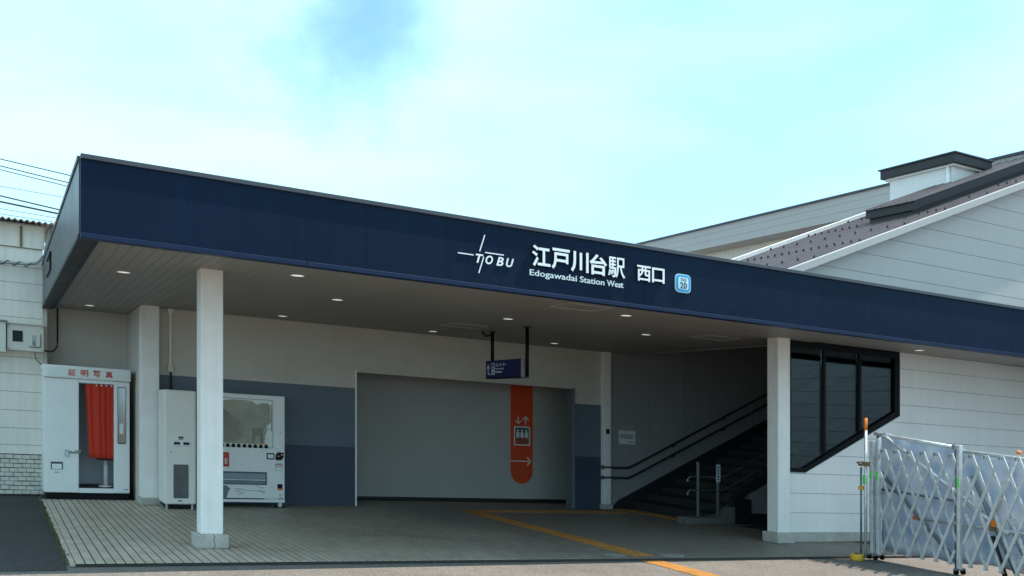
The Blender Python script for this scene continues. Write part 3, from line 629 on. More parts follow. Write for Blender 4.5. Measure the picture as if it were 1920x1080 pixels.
# snow guards
gm = None
for rx, st in ((10.25, 2), (11.2, 1), (12.2, 2), (13.15, 1), (14.2, 2), (15.2, 1), (16.2, 2)):
    y = YN + 0.16
    while y < YF - 0.1:
        if not (rx > 13.1 and 2.35 < y < 3.5):
            z = rake(rx) + 0.045
            if gm is None:
                g0 = (rx, y, z); gm = B().prism([(rx - 0.012, z), (rx + 0.03, z + 0.012), (rx + 0.012, z + 0.05), (rx - 0.003, z + 0.05)], y - 0.009, y + 0.009).build('snow_guard', 'brown', roof)
            else: clone(gm, roof, (rx, y, z), g0)
        y += 0.17 * st
# raised monitor on the roof
mon = slab(13.35, 18.1, 2.46, 3.42, 0.0, 0.27).build('roof_monitor', 'brown', hall)
B().prism([(13.30, rake(13.30) + 0.14), (18.1, rake(18.1) + 0.14), (18.1, rake(18.1) + 0.30), (13.30, rake(13.30) + 0.30)], 2.41, 3.47).build('monitor_eave', 'brown', mon)
for k in range(7):
    y = 2.44 + 0.166 * k
    slab(13.27, 18.1, y - 0.012, y + 0.012, 0.30, 0.33).build('rib', 'rib', mon)
slab(13.26, 18.1, 2.38, 3.50, 0.298, 0.304).build('monitor_roof', 'roof', mon)
# rooftop penthouse
t = thing('rooftop_penthouse', 'small white rooftop box with dark brown flat eaves', 'rooftop box', (15.1, 3.1, 6.2))
bx(15.12, 15.95, 3.08, 4.52, 5.9, 6.80).build('wall', 'siding', t)
bx(15.0, 16.05, 2.93, 4.66, 6.82, 6.99).build('eaves', 'brown', t, bevel=0.01)
bx(14.97, 16.08, 2.90, 4.69, 6.99, 7.015).build('roof_edge', 'trim_grey', t)
bx(15.06, 15.99, 3.0, 4.60, 6.785, 6.82).build('soffit', 'white_paint', t)
B().tube([(15.08, 3.14, 6.0), (15.08, 3.14, 6.8)], 0.035, 10).build('downpipe', 'white_paint', t)
# long concourse building behind
t = thing('concourse_building', 'long grey white building with deep parapet band behind the sloping roof', 'building', (17, 4, 6.7))
for z0, z1 in ((6.78, 6.965), (6.97, 7.155), (7.16, 7.33)):
    bx(17.0, 17.08, 2.2, 15.9, z0, z1).build('parapet_strip', 'siding_grey', t)
bx(16.95, 17.3, 2.15, 15.95, 7.33, 7.375).build('coping', 'trim_grey', t)
bx(17.081, 25.0, 2.2, 15.9, 6.9, 7.32).build('roof_slab', 'siding_grey', t)
bx(17.5, 25.0, 2.2, 15.7, 2.0, 6.9).build('wall', 'siding_left', t)
bx(17.085, 17.5, 2.2, 15.9, 6.76, 6.80).build('soffit', 'siding_grey', t)
t = thing('low_roof_piece', 'dark brown low roof edge just above the navy fascia', 'roof', (11, 8, 4.2))
B().prism([(9.9, 4.50), (10.55, 4.72), (10.55, 4.30), (9.9, 4.30)], 8.0, 8.6).build('edge_panel', 'brown', t)
bx(10.6, 11.35, 8.0, 8.6, 4.3, 4.58).build('box_gutter', 'black', t)
bx(11.05, 11.35, 7.8, 8.0, 4.3, 4.66).build('post', 'plaster', t)
# projecting wing outside the frame on the right: it closes the forecourt and is mirrored in the stair window
t = thing('side_wing', 'white sided wing closing the forecourt beyond the right edge', 'building', (15.4, 1.6, 0))
for k in range(14): bx(15.4, 15.42, -7.0, 1.66, 0.02 + 0.29 * k, 0.02 + 0.29 * k + 0.28).build('siding_board', 'siding', t)
bx(15.421, 18, -7.0, 1.66, 0, 4.1).build('wall_core', 'joint', t)

# ------------------------------------------------------------------ left building
t = thing('left_building', 'beige sided building at the left edge with brick base', 'building', (0, 7.85, 0))
jl = [0.625, 0.77, 1.03, 1.31, 1.60, 1.88, 2.14, 2.45, 2.76, 3.02, 3.30, 3.55, 3.85]
for a, b2 in zip(jl[:-1], jl[1:]): bx(-6, -0.003, 7.85, 7.87, a + 0.003, b2 - 0.003).build('siding_board', 'siding_left', t)
bx(-6, -0.004, 7.871, 14, -0.1, 4.2).build('wall_core', 'mortar', t)
bx(-6, 0.02, 7.80, 7.869, 3.855, 4.205).build('eaves_board', 'siding_left', t)
bx(-6, 0.03, 7.78, 14, 4.206, 4.222).build('flashing', 'concrete', t)
b = B(); x = -6
vs = []; n = 400
for k in range(n + 1):
    xx = -6 + 10.0 * k / n; vs += [(xx, 7.45, 4.225 + 0.018 * math.sin(xx * 75)), (xx, 14, 4.245 + 0.018 * math.sin(xx * 75) + 0.6)]
b.mesh(vs, [(2 * k, 2 * k + 2, 2 * k + 3, 2 * k + 1) for k in range(n)], True).build('corrugated_roof', 'siding_left', t)  # overhang and unseen stretch behind the canopy added to keep sun off the wall
bx(-0.325, -0.29, 7.775, 7.80, 3.86, 4.18).build('strap', 'rust', t)
bm_ = B().box(0, 0.112, 0, 0.02, 0, 0.058); bd = bm_.data('brick', 'brick', (0, 0, 0))
for r in range(9):
    for k in range(14):
        x = -1.60 + k * 0.119 + (0.06 if r % 2 else 0)
        if x > -0.05: continue
        o = bpy.data.objects.new('brick', bd); COL.objects.link(o); o.parent = t
        w = min(0.112, -0.006 - x) / 0.112
        y = 7.852 + random.uniform(-0.004, 0.003); z = 0.003 + r * 0.069 + random.uniform(-0.003, 0.003)
        o.location = (x, y - 7.85, z - Z_SHEAR * x); o.scale.x = w
# electric boxes
t = thing('meter_box', 'beige electric meter box with dark window on the left wall', 'meter box', (-0.25, 7.85, 2.2))
bx(-0.505, 0.005, 7.66, 7.85, 2.235, 2.64).build('case', 'box_metal', t, bevel=0.006)
bx(-0.52, 0.02, 7.63, 7.85, 2.642, 2.665).build('rain_hood', 'box_metal', t)
bx(-0.43, -0.29, 7.651, 7.659, 2.37, 2.54).build('meter_window', 'meter_glass', t)
bx(-0.205, -0.04, 7.64, 7.659, 2.30, 2.31).box(-0.045, -0.035, 7.645, 7.659, 2.31, 2.51).build('flap_edge', 'joint', t)
bx(-0.155, -0.118, 7.645, 7.659, 2.33, 2.48).build('latch', 'galv_dull', t)
bx(-0.147, -0.126, 7.640, 7.645, 2.39, 2.47).build('latch_lever', 'steel', t)
bx(-0.40, -0.34, 7.655, 7.659, 2.285, 2.305).build('sticker', 'print_white', t)
for sx_, sz in ((-0.48, 2.61), (-0.025, 2.61), (-0.48, 2.26), (-0.025, 2.26)): B().prism(circ(sx_, sz, 0.008, 8), 7.654, 7.6595).build('screw', 'dark', t)
B().tube([(-0.12, 7.75, 2.24), (-0.10, 7.77, 2.12), (-0.03, 7.82, 2.05)], 0.006, 6).build('lead', 'wire', t)
t = thing('junction_cabinet', 'plain grey cabinet cut by the left picture edge', 'cabinet', (-0.8, 7.85, 2.2))
bx(-1.1, -0.52, 7.60, 7.85, 2.19, 2.655).build('case', 'box_metal', t, bevel=0.006)
bx(-1.12, -0.50, 7.57, 7.85, 2.657, 2.68).build('rain_hood', 'galv_dull', t)
bx(-0.85, -0.82, 7.585, 7.60, 2.38, 2.46).build('latch', 'steel', t)
tag(B().tube([(0.23, 8.27, 3.0), (0.23, 8.27, 2.45), (0.215, 8.2, 2.36), (0.17, 8.05, 2.29), (0.10, 7.9, 2.26), (0.0, 7.75, 2.27)], 0.012, 8).build('black_cable', 'wire', org=(0.2, 8.2, 2.3)), 'black cable from the ceiling to the meter box', 'cable')
t = thing('beige_conduit', 'thick beige conduit bending up over the left wall', 'conduit', (-0.1, 7.7, 3.6))
B().tube([(-2.5, 7.72, 3.56), (-0.6, 7.72, 3.575), (-0.22, 7.72, 3.59), (-0.09, 7.72, 3.62), (-0.02, 7.72, 3.70), (0.03, 7.72, 3.82), (0.06, 7.72, 4.0), (0.08, 7.72, 4.15), (0.13, 7.74, 4.27), (0.22, 7.78, 4.36)], 0.024, 10).build('pipe', 'conduit', t)
w_ = [(-2.5 + 0.02 * k, 7.72 + 0.034 * math.sin(k * 0.75), 3.56 + 0.012 * k / 125 * 2 + 0.034 * math.cos(k * 0.75)) for k in range(118)]
B().tube(w_, 0.007, 5).build('wrapped_cable', 'wire', t)
t = thing('wall_bracket', 'small thin black bracket on the canopy end panel', 'bracket', (0, 5, 3.3))
bx(-0.03, -0.008, 5.0, 5.02, 3.22, 3.46).box(-0.03, -0.008, 5.02, 6.0, 3.22, 3.235).box(-0.03, -0.008, 5.02, 6.0, 3.44, 3.455).build('frame', 'black', t)
# overhead wires
def ray(u, v, y):
    a = (u - 960) / FPX; b_ = (HOR - v) / FPX
    d = Vector((math.sin(YAW) + a * math.cos(YAW), math.cos(YAW) - a * math.sin(YAW), b_)); p = cam.location; s = (y - p.y) / d.y
    q = p + d * s; return Vector((q.x, q.y, q.z + Z_SHEAR * q.x))
wl = [(298, 135, 330, .012, 'topmost overhead wire crossing the sky at left'), (311, 130, 343, .012, 'second overhead wire from the top at left'), (318, 129, 350, .010, 'third overhead wire from the top at left'),
      (349, 120, 370, .006, 'very thin overhead wire midway at left'), (367, 114, 394, .016, 'upper of the two thick overhead cables at left'), (378, 111, 401, .021, 'thickest overhead cable at left'),
      (391, 107, 409, .006, 'thin overhead wire below the thick cables'), (401, 99, 416, .006, 'lowest thin overhead wire above the left roof')]
for v0, u1, v1, r, lab in wl:
    p, q = ray(0, v0, 15), ray(u1, v1, 15); d = (q - p); d /= d.x
    tag(B().tube([p + d * s + Vector((0, 0, 0.0016 * (s - 0.6) ** 2)) for s in (-14, -9, -5, -2, 0, 1, 2, 5, 8)], r, 6).build('overhead_wire', 'wire', org=p), lab, 'wire', 'overhead wires at left')

# ------------------------------------------------------------------ photo booth
t = thing('photo_booth', 'white photo booth with red curtain and red lettering', 'photo booth', (0.0, 7.1, 0))
bx(0.02, 1.2, 7.14, 8.2, 0.0, 0.10).build('base', 'black', t)
bx(-0.015, 0.47, 7.10, 7.16, 0.10, 1.84).build('left_panel', 'booth', t, bevel=0.012)
bx(0.97, 1.20, 7.10, 7.16, 0.10, 1.84).build('right_panel', 'booth', t, bevel=0.012)
bx(0.47, 0.97, 7.105, 7.16, 1.79, 1.84).build('door_head', 'booth', t)
bx(0.47, 0.97, 7.105, 7.16, 0.10, 0.17).build('sill', 'booth', t)
bx(0.475, 0.965, 7.165, 7.9, 0.10, 0.172).build('floor', 'dark', t)
bx(-0.015, 0.03, 7.16, 8.2, 0.10, 1.95).build('side_panel', 'booth', t)
bx(1.17, 1.20, 7.16, 8.2, 0.10, 1.95).build('side_panel', 'booth', t)
bx(0.03, 1.17, 8.0, 8.04, 0.17, 1.84).build('inner_back', 'booth_in', t)
bx(0.43, 0.468, 7.16, 8.0, 0.17, 1.84).build('inner_partition', 'booth_in', t)
bx(0.03, 1.17, 7.16, 8.2, 1.841, 1.96).build('roof', 'booth', t)
hd = B().prism([(7.06, 1.845), (7.055, 2.02), (7.075, 2.035), (7.9, 2.035), (7.9, 1.965), (7.16, 1.965), (7.16, 1.845)], -0.03, 1.21, 'x').build('header', 'booth', t, bevel=0.01)
B().prism(rrect(0.03, 1.17, 1.870, 2.005, 0.04), 7.048, 7.056).build('light_panel', 'booth_head', hd)
for k, ch in enumerate('証明写真'):
    a = 0.315 + 0.175 * k; text('letter', ch, 'red_print', hd, (a, a + 0.108, 1.885, 1.985), 7.0478, 0.004, 0.010 if ch == '証' else 0.019)
# curtain
cv = B(); nx, nz_ = 48, 14; vs = []
for j in range(nz_ + 1):
    s = j / nz_; z = 1.785 - s * 1.145
    for i in range(nx + 1):
        u = i / nx; xa = 0.553 + 0.065 * s ** 0.8; x = xa + (0.968 - xa) * u
        vs.append((x, 7.135 + 0.011 * math.sin(u * 27 + 0.9 * math.sin(u * 9) + s) + 0.012 * math.sin(u * 9 + s), z - 0.012 * u * s))
cv.mesh(vs, [(j * (nx + 1) + i, j * (nx + 1) + i + 1, (j + 1) * (nx + 1) + i + 1, (j + 1) * (nx + 1) + i) for j in range(nz_) for i in range(nx)], True)
cu = cv.build('curtain', 'curtain', t); sd = cu.modifiers.new('thick', 'SOLIDIFY'); sd.thickness = 0.004
B().tube([(0.472, 7.135, 1.782), (0.968, 7.135, 1.782)], 0.008, 8).build('curtain_rod', 'steel', t)
for xx in (0.72, 0.79, 0.86, 0.935): B().prism(circ(xx, 1.762, 0.012, 12), 7.095, 7.108).build('curtain_ring', 'print_white', t)
b = B().prism(circ(0.885, 7.45, 0.035, 16), 0.19, 0.60, 'z', True); b.build('stool_post', 'white_paint', t)
B().prism(circ(0.885, 7.45, 0.11, 20), 0.172, 0.195, 'z', True).build('stool_foot', 'white_paint', t)
B().prism(circ(0.885, 7.45, 0.15, 20), 0.60, 0.65, 'z', True).build('stool_seat', 'dark', t)
B().prism(rrect(1.022, 1.142, 0.87, 1.76, 0.02), 7.092, 7.0995).build('mirror_frame', 'black', t)
B().prism(rrect(1.028, 1.136, 0.88, 1.75, 0.016), 7.089, 7.0915).build('mirror', 'mirror', t)
bx(1.05, 1.105, 7.086, 7.0885, 1.03, 1.19).build('mirror_sticker', 'print_white', t)
bx(0.08, 0.245, 7.092, 7.0995, 0.45, 0.565).build('outlet_slot', 'trim_grey', t)
bx(0.095, 0.23, 7.089, 7.0915, 0.455, 0.535).build('outlet_flap', 'booth', t)
for k in range(3): bx(0.13 + 0.025 * k, 0.143 + 0.025 * k, 7.095, 7.0995, 0.40, 0.412).build('print_mark', 'print_dark', t)
ring_prism(rrect(0.27, 0.33, 0.645, 0.755, 0.02), rrect(0.282, 0.318, 0.66, 0.74, 0.012), 7.08, 7.0995).build('hasp', 'steel', t)
B().tube([(0.33, 7.085, 0.71), (0.36, 7.08, 0.725), (0.39, 7.08, 0.71), (0.43, 7.085, 0.725)], 0.011, 8).build('chain', 'galv_dull', t)
B().tube([(0.41, 7.075, 0.728), (0.495, 7.075, 0.735)], 0.02, 10).build('handle', 'conduit', t)
bx(1.12, 1.175, 7.096, 7.0995, 0.155, 0.17).build('label', 'badge_blue', t)
# ------------------------------------------------------------------ recycling bin
t = thing('recycling_bin', 'tall off-white recycling bin with two round openings', 'bin', (1.73, 5.66, 0))
bx(1.51, 1.955, 5.66, 6.25, 0.075, 1.745).build('body', 'vend_warm', t, bevel=0.022)
for xx, yy in ((1.55, 5.72), (1.91, 5.72), (1.55, 6.18), (1.91, 6.18)): B().prism(circ(xx, yy, 0.022, 10), 0, 0.075, 'z').build('foot', 'steel', t)
bx(1.53, 1.94, 5.71, 6.2, 0.03, 0.074).build('base_frame', 'black', t)
for xx in (1.683, 1.815):
    B().prism(circ(xx, 0.965, 0.046, 24), 5.652, 5.6595).build('opening_ring', 'steel', t)
    bx(xx - 0.041, xx + 0.041, 5.646, 5.6515, 0.95, 0.985).build('opening', 'black', t)
bx(1.705, 1.775, 5.654, 5.6595, 1.045, 1.068).box(1.705, 1.765, 5.654, 5.6595, 1.025, 1.038).build('label', 'print_dark', t)
B().prism(rrect(1.635, 1.845, 0.165, 0.66, 0.012), 5.652, 5.6595).build('door', 'grey_panel', t)
bx(1.70, 1.755, 5.655, 5.6595, 0.12, 0.135).build('lock', 'dark', t); B().prism(circ(1.60, 0.84, 0.008, 8), 5.655, 5.6595).build('keyhole', 'dark', t)
# ------------------------------------------------------------------ vending machine
t = thing('vending_machine', 'white drinks vending machine behind the front left column', 'vending machine', (2.8, 6.05, 0))
Y = 6.05
bx(2.20, 3.375, Y + 0.03, 6.50, 0.09, 1.755).build('cabinet', 'vend', t, bevel=0.01)
bx(2.205, 3.37, Y, Y + 0.029, 0.145, 1.752).build('door', 'vend', t, bevel=0.008)
bx(2.205, 3.37, Y - 0.008, Y + 0.028, 0.085, 0.130).build('kick_plate', 'vend', t, bevel=0.004)
bx(2.25, 3.05, Y + 0.002, Y + 0.03, 0.131, 0.144).build('vent_gap', 'black', t)
for xx in (2.27, 3.31): bx(xx - 0.03, xx + 0.03, Y + 0.06, Y + 0.12, 0.0, 0.085).build('foot', 'steel', t)
for xx in (2.27, 3.31): bx(xx - 0.07, xx + 0.08, Y + 0.02, Y + 0.16, 0.0, 0.012).build('foot_plate', 'dark', t)
B().prism(rrect(2.26, 3.185, 0.935, 1.685, 0.02), Y - 0.004, Y - 0.0005).build('display_surround', 'trim_grey', t)
B().prism(rrect(2.266, 3.178, 0.942, 1.678, 0.018), Y - 0.006, Y - 0.0045).build('display_backing', 'booth_head', t)
rnd = random.Random(3)
outl = [(2.28, 1.60), (2.40, 1.64), (2.55, 1.66), (2.72, 1.665), (2.86, 1.655), (2.93, 1.60), (3.0, 1.625), (3.09, 1.63), (3.14, 1.60), (3.15, 1.33), (3.08, 1.27), (3.09, 1.20), (3.06, 1.12), (3.05, 0.99), (2.28, 0.985)]
B().prism(outl, Y - 0.008, Y - 0.0065).build('display_film', 'display', t)
outl = [(2.29, 1.53), (2.46, 1.50), (2.56, 1.40), (2.68, 1.33), (2.66, 1.26), (2.62, 1.22), (2.7, 1.1), (2.62, 1.03), (2.29, 1.0)]
B().prism(outl, Y - 0.010, Y - 0.0085).build('display_blotch', 'grey_panel', t).data.materials[0] = mat('film_dark', (0.29, 0.25, 0.20), 0.6, 0.25, 4)  # darker blotch of the smeared display
outl = [(2.86, 1.24), (3.03, 1.24), (3.03, 1.0), (2.985, 1.0), (2.975, 1.12), (2.92, 1.12), (2.89, 1.0), (2.845, 1.0), (2.86, 1.13)]
B().prism(outl, Y - 0.010, Y - 0.0085).build('display_blotch', 'grey_panel', t).data.materials[0] = mat('film_mid', (0.25, 0.23, 0.195), 0.6, 0.15, 4)
for k in range(10):
    xx = 2.32 + 0.084 * k
    B().prism(circ(xx, 0.955, 0.030, 14), Y - 0.014, Y - 0.0065).build('select_button', 'black', t)
bx(2.9, 3.09, Y - 0.010, Y - 0.0065, 0.986, 0.996).build('price_strip', 'orange_tip', t)
for k in range(14):
    xx = rnd.uniform(3.04, 3.15); z = rnd.uniform(1.0, 1.4); bx(xx, xx + rnd.uniform(.01, .03), Y - 0.012, Y - 0.0085, z, z + 0.006).build('print_line', rnd.choice(['print_dark', 'red_print', 'print_white']), t)
bx(3.155, 3.163, Y - 0.009, Y - 0.0065, 1.2, 1.62).build('display_edge', 'dark', t)
B().prism(rrect(2.30, 2.51, 0.625, 0.848, 0.015), Y - 0.006, Y - 0.0005).build('red_label', 'red_print', t)
text('lettering', 'E', 'print_white', t, (2.445, 2.485, 0.67, 0.75), Y - 0.0062, 0.002, 0.02)
bx(2.30, 3.085, Y - 0.003, Y - 0.0005, 0.355, 0.555).build('chute_recess', 'black', t)
B().prism([(Y - 0.03, 0.44), (Y - 0.022, 0.53), (Y - 0.004, 0.55), (Y - 0.004, 0.43)], 2.31, 3.065, 'x').build('chute_flap', 'chute', t)
bx(2.31, 3.065, Y - 0.034, Y - 0.012, 0.425, 0.438).build('chute_lip', 'steel', t)
bx(2.31, 3.065, Y - 0.012, Y - 0.004, 0.365, 0.42).build('chute_tray', 'chute', t)
B().prism(rrect(3.085, 3.205, 0.758, 0.858, 0.012), Y - 0.008, Y - 0.0005).build('bill_slot', 'black', t)
bx(3.10, 3.19, Y - 0.011, Y - 0.0085, 0.775, 0.84).build('bill_screen', 'booth_head', t)
B().prism([(3.225, 0.75), (3.31, 0.75), (3.345, 0.79), (3.35, 0.87), (3.26, 0.875), (3.225, 0.83)], Y - 0.012, Y - 0.0005).build('coin_panel', 'black', t)
bx(3.25, 3.29, Y - 0.015, Y - 0.0125, 0.805, 0.82).build('coin_slot', 'orange_tip', t); B().prism(circ(3.32, 0.835, 0.012, 10), Y - 0.016, Y - 0.0125).build('return_lever', 'steel', t)
B().prism(rrect(3.215, 3.345, 0.935, 0.975, 0.018), Y - 0.008, Y - 0.0005).build('coin_tray', 'steel', t)
B().prism(circ(3.295, 1.19, 0.009, 10), Y - 0.006, Y - 0.0005).build('lock', 'black', t)
ring_prism([(3.22, 0.585), (3.33, 0.585), (3.33, 0.69), (3.22, 0.69)], [(3.223, 0.588), (3.327, 0.588), (3.327, 0.68), (3.223, 0.68)], Y - 0.003, Y - 0.0005).build('notice_sticker', 'grey_panel', t)
bx(3.225, 3.325, Y - 0.004, Y - 0.0031, 0.676, 0.688).build('sticker_header', 'red_print', t)
for a, b2, z in ((3.225, 3.325, 0.64), (3.24, 3.31, 0.70), (3.225, 3.325, 0.66)): bx(a, b2, Y - 0.004, Y - 0.0005, z, z + 0.005).build('print_line', 'grey_panel', t)
B().prism(rrect(3.255, 3.33, 0.285, 0.375, 0.012), Y - 0.010, Y - 0.0005).build('change_cup', 'black', t); B().prism(rrect(3.26, 3.325, 0.28, 0.308, 0.012), Y - 0.014, Y - 0.0105).build('change_lip', 'orange_tip', t)
for k, (a, b2, z) in enumerate(((2.60, 2.72, .285), (2.60, 2.69, .255), (2.70, 2.78, .27), (2.78, 3.02, .26), (2.66, 2.75, .23), (2.63, 2.73, .205), (2.95, 3.05, .31), (2.97, 3.06, .25), (2.9, 2.96, .335), (3.28, 3.32, .20), (3.275, 3.325, .185), (3.27, 3.34, .15), (3.27, 3.34, .135), (3.02, 3.06, .225))):
    bx(a, b2, Y - 0.003, Y - 0.0005, z, z + 0.006).build('print_line', 'grey_panel', t)
B().prism([(2.21, 0.15), (2.47, 0.15), (2.5, 0.25), (2.53, 0.29), (2.47, 0.34), (2.21, 0.34)], Y - 0.003, Y - 0.0005).build('print_panel', 'chute', t)
# cable duct beside pilaster
t = thing('cable_duct', 'white cable duct running down the back wall above the bin', 'cable duct', (1.72, 6.53, 2.05))
bx(1.70, 1.735, 6.50, 6.529, 2.13, 2.93).build('duct', 'white_paint', t, bevel=0.004); bx(1.675, 1.75, 6.46, 6.529, 2.93, 2.998).build('top_box', 'white_paint', t, bevel=0.004)
bx(1.68, 1.755, 6.47, 6.529, 2.03, 2.13).build('socket_box', 'box_metal', t, bevel=0.004); B().tube([(1.725, 6.5, 2.03), (1.728, 6.5, 1.9), (1.73, 6.48, 1.5)], 0.014, 6).build('cable', 'wire', t)

# ------------------------------------------------------------------ fence and pipe barrier
FXX = 9.6
def caster(t, y):
    B().prism(circ(y, 0.035, 0.033, 14), FXX - 0.075, FXX - 0.05, 'x').build('caster', 'black', t)
    B().prism(circ(y, 0.035, 0.033, 14), FXX + 0.05, FXX + 0.075, 'x').build('caster', 'black', t)
def gate(label, ya, yb, n, first, last):
    t = thing('folding_gate', label, 'gate', (FXX, ya, 0), 'folding trellis gates at right')
    z0, z1 = 0.11, 1.46; step = (ya - yb) / n; sp = 3
    for i in range(-sp, n + 1):           # slats leaning each way, cut to the panel
        for sgn, dx in ((1, 0.022), (-1, -0.022)):
            top = ya - step * (i + 0.5) if sgn == 1 else ya - step * (i + 0.5 + sp)
            bot = top - sgn * step * sp
            za, zb_, A, Bb = z0, z1, bot, top
            def cut(yl):
                return z0 + (z1 - z0) * (yl - bot) / (top - bot)
            lo_, hi_ = z0, z1
            for yl, side in ((ya - 0.02, 1), (yb + 0.02, -1)):
                zc = cut(yl)
                # keep part with y between yb and ya
                dydz = (top - bot) / (z1 - z0)
                if side == 1:
                    if dydz > 0: hi_ = min(hi_, zc)
                    else: lo_ = max(lo_, zc)
                else:
                    if dydz > 0: lo_ = max(lo_, zc)
                    else: hi_ = min(hi_, zc)
            if hi_ - lo_ < 0.12: continue
            yat = lambda z: bot + (top - bot) * (z - z0) / (z1 - z0)
            w = 0.0185
            b = B(); y_a, y_b = yat(lo_), yat(hi_)
            b.prism([(y_a - w, lo_), (y_a + w, lo_), (y_b + w, hi_), (y_b - w, hi_)], FXX + dx - 0.007, FXX + dx + 0.007, 'x')
            b.build('slat', 'galv', t)
            if sgn == 1 and hi_ > z1 - 0.02:
                bx(FXX - 0.034, FXX + 0.034, top - 0.012, top + 0.012, z1 - 0.045, z1 - 0.012).build('pivot', 'steel', t)
    posts = ([ya, ya + 0.10] if first else []) + [yb]
    for yy in posts:
        bx(FXX - 0.028, FXX + 0.028, yy - 0.05, yy - 0.006, 0.07, 1.60 if yy == ya else 1.56).build('post', 'galv', t, bevel=0.004)
        bx(FXX - 0.022, FXX + 0.022, yy - 0.006, yy + 0.004, 0.08, 1.55).build('post_channel', 'dark', t)
        bx(FXX - 0.09, FXX + 0.09, yy - 0.045, yy - 0.01, 0.055, 0.078).build('foot_bar', 'galv_dull', t)
        caster(t, yy - 0.03)
        bx(FXX - 0.031, FXX - 0.0285, yy - 0.045, yy - 0.012, 1.05, 1.16).build('reflective_tape', 'green', t)
    return t
gate('folding steel trellis gate section nearest the stair hall wall', -0.10, -1.32, 6, True, True)
gate('folding steel trellis gate section at the right picture edge', -1.40, -3.0, 8, False, True)
t = thing('marker_pole', 'thin steel pole with orange tip at the fence end', 'pole', (9.6, 0.06, 0))
B().tube([(9.58, 0.07, 0.0), (9.58, 0.07, 1.70)], 0.02, 10).build('pipe', 'galv', t); B().tube([(9.58, 0.07, 1.70), (9.58, 0.07, 1.86)], 0.023, 10).build('tip', 'orange_tip', t)
B().tube([(9.56, 0.13, 0.02), (9.56, 0.13, 1.2)], 0.014, 8).build('side_pipe', 'galv_dull', t)
for z in (1.22,): bx(9.53, 9.61, 0.0, 0.16, z, z + 0.06).build('clamp', 'rust', t, bevel=0.008); B().tube([(9.52, 0.17, 1.26), (9.52, 0.08, 1.25)], 0.012, 6).build('clamp_bolt', 'steel', t)
bx(9.545, 9.555, 0.05, 0.09, 0.98, 1.10).build('reflective_tape', 'green', t)
bx(9.54, 9.60, 0.10, 0.16, 0.90, 0.95).build('yellow_cap', 'yellow', t)
t = thing('pipe_barrier', 'scaffold pipe barrier with pale blue sheeting behind the folding gate', 'barrier', (9.85, -1, 0))
XB = 9.85
def pipe(p, q, r=0.024, m='galv', nm='pipe'): return B().tube([p, q], r, 10).build(nm, m, t)
pipe((XB, 0.16, 1.66), (XB, -1.20, 1.52)); pipe((XB, -1.18, 1.49), (XB, -3.2, 1.36)); pipe((XB - .05, 0.0, 1.66), (XB - .05, -1.5, 0.78)); pipe((XB - .05, -1.3, 0.86), (XB - .05, -1.85, 0.55), 0.026)
pipe((XB + .0, 0.10, 0.92), (XB, -1.15, 0.87), 0.016, 'galv_dull'); pipe((XB - .03, -0.58, 0.60), (XB - .03, -3.2, 0.56), 0.020); B().tube([(XB - .03, -0.50, 0.60), (XB - .03, -0.62, 0.60)], 0.026, 10).build('tip', 'orange_tip', t)
pipe((XB - .04, 0.02, 1.15), (XB - .04, -1.20, 0.08), 0.026, 'galv_dull'); pipe((XB + .02, -1.10, 0), (XB + .02, -1.10, 1.56), 0.024, 'galv_dull'); pipe((XB + .02, 0.12, 0), (XB + .02, 0.12, 1.66), 0.024, 'galv_dull')
pipe((XB - .02, -1.95, 1.48), (XB - .02, -1.60, 0.62), 0.022); pipe((XB - .02, -1.35, 1.2), (XB - .02, -1.95, 0.05), 0.024, 'galv_dull'); pipe((XB - .02, -1.62, 0.5), (XB - .02, -1.80, 0.02), 0.030, 'dark'); pipe((XB + .02, -2.7, 0), (XB + .02, -2.7, 1.45), 0.024, 'galv_dull')
B().tube([(XB - .02, -1.955, 1.49), (XB - .02, -1.97, 1.53)], 0.025, 8).build('tip', 'orange_tip', t)
for (yy, z) in ((-0.06, 1.64), (-1.14, 1.53), (-1.62, 0.66), (-1.66, 0.60)):
    bx(XB - 0.09, XB + 0.03, yy - 0.035, yy + 0.035, z - 0.035, z + 0.035).build('clamp', 'rust' if z < 1 else 'steel', t, bevel=0.012)
bx(XB - 0.10, XB - 0.05, -1.72, -1.66, 0.62, 0.70).build('clamp_cap', 'orange_tip', t)
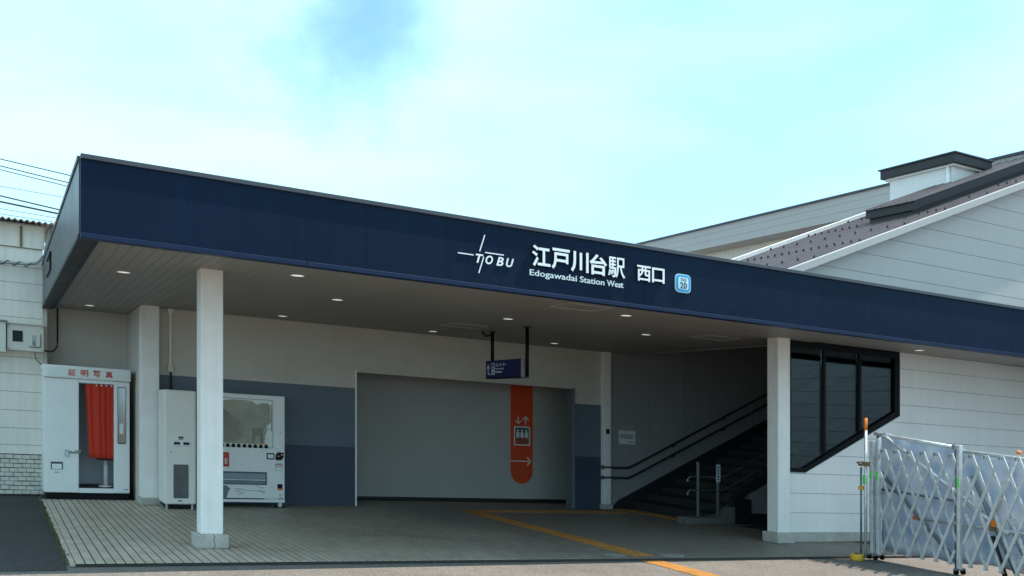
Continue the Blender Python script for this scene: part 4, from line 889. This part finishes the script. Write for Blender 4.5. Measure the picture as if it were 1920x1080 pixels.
def sheet(y0, y1, z0, z1):
    vs = []; n, m_ = 26, 16
    for j in range(m_ + 1):
        for i in range(n + 1):
            yy = y0 + (y1 - y0) * i / n; z = z0 + (z1 - z0) * j / m_
            vs.append((XB + 0.06 + 0.014 * math.sin(yy * 9 + z * 3) + 0.010 * math.sin(z * 13 + yy * 4) + 0.006 * random.random(), yy, z + (0.02 * math.sin(yy * 7) if j in (0, m_) else 0) - 0.09 * (y0 - yy) * (j / m_)))
    o = B().mesh(vs, [(j * (n + 1) + i, j * (n + 1) + i + 1, (j + 1) * (n + 1) + i + 1, (j + 1) * (n + 1) + i) for j in range(m_) for i in range(n)], True).build('sheeting', 'tarp', t)
    sd = o.modifiers.new('thick', 'SOLIDIFY'); sd.thickness = 0.003
sheet(0.10, -1.10, 0.10, 1.64); sheet(-1.14, -2.65, 0.12, 1.50)
def weight(label, x, y):
    t = thing('yellow_weight', label, 'weight', (x, y, 0), 'yellow pole weights')
    zb = -0.035
    b = B().prism(circ(x, y, 0.085, 18), zb, zb + 0.085, 'z', True); b.build('block', 'yellow', t, bevel=0.012)
    B().prism(circ(x, y, 0.03, 12), zb + 0.085, zb + 0.095, 'z').build('hole', 'dark', t)
weight('yellow plastic weight on the ground at the fence end', 9.45, 0.10); weight('yellow plastic weight at the right edge behind the gate', 9.92, -1.97)
# small shrub behind the sheeting
t = thing('small_shrub', 'small dark leafy shrub poking out behind the sheeting', 'shrub', (9.86, -2.2, 0))
sb = B(); lf = B(); rs = random.Random(5)
for k in range(9):
    a = rs.uniform(-0.35, 0.35); tx = rs.uniform(-0.1, 0.05); h = rs.uniform(0.6, 1.05); p0 = Vector((9.88, -2.16, 0)); p1 = p0 + Vector((tx, a, h))
    pm = p0.lerp(p1, 0.5) + Vector((0, a * 0.15, 0.05)); sb.tube([p0, pm, p1], 0.008, 5, r2=0.003)
    for j in range(26):
        q = rs.uniform(0.25, 1.02); c_ = p0.lerp(p1, q) + Vector((rs.gauss(0, .03), rs.gauss(0, .05), rs.gauss(0, .03)))
        d = Vector((rs.gauss(0, 1), rs.gauss(0, 1), rs.gauss(0, .7))).normalized(); e = d.orthogonal().normalized(); L_ = rs.uniform(0.02, 0.04)
        lf.mesh([c_, c_ + d * L_ * .5 + e * L_ * .3, c_ + d * L_, c_ + d * L_ * .5 - e * L_ * .3], [(0, 1, 2, 3)])
sb.build('stems', 'bark', t); lf.build('leaves', 'leaf', t)
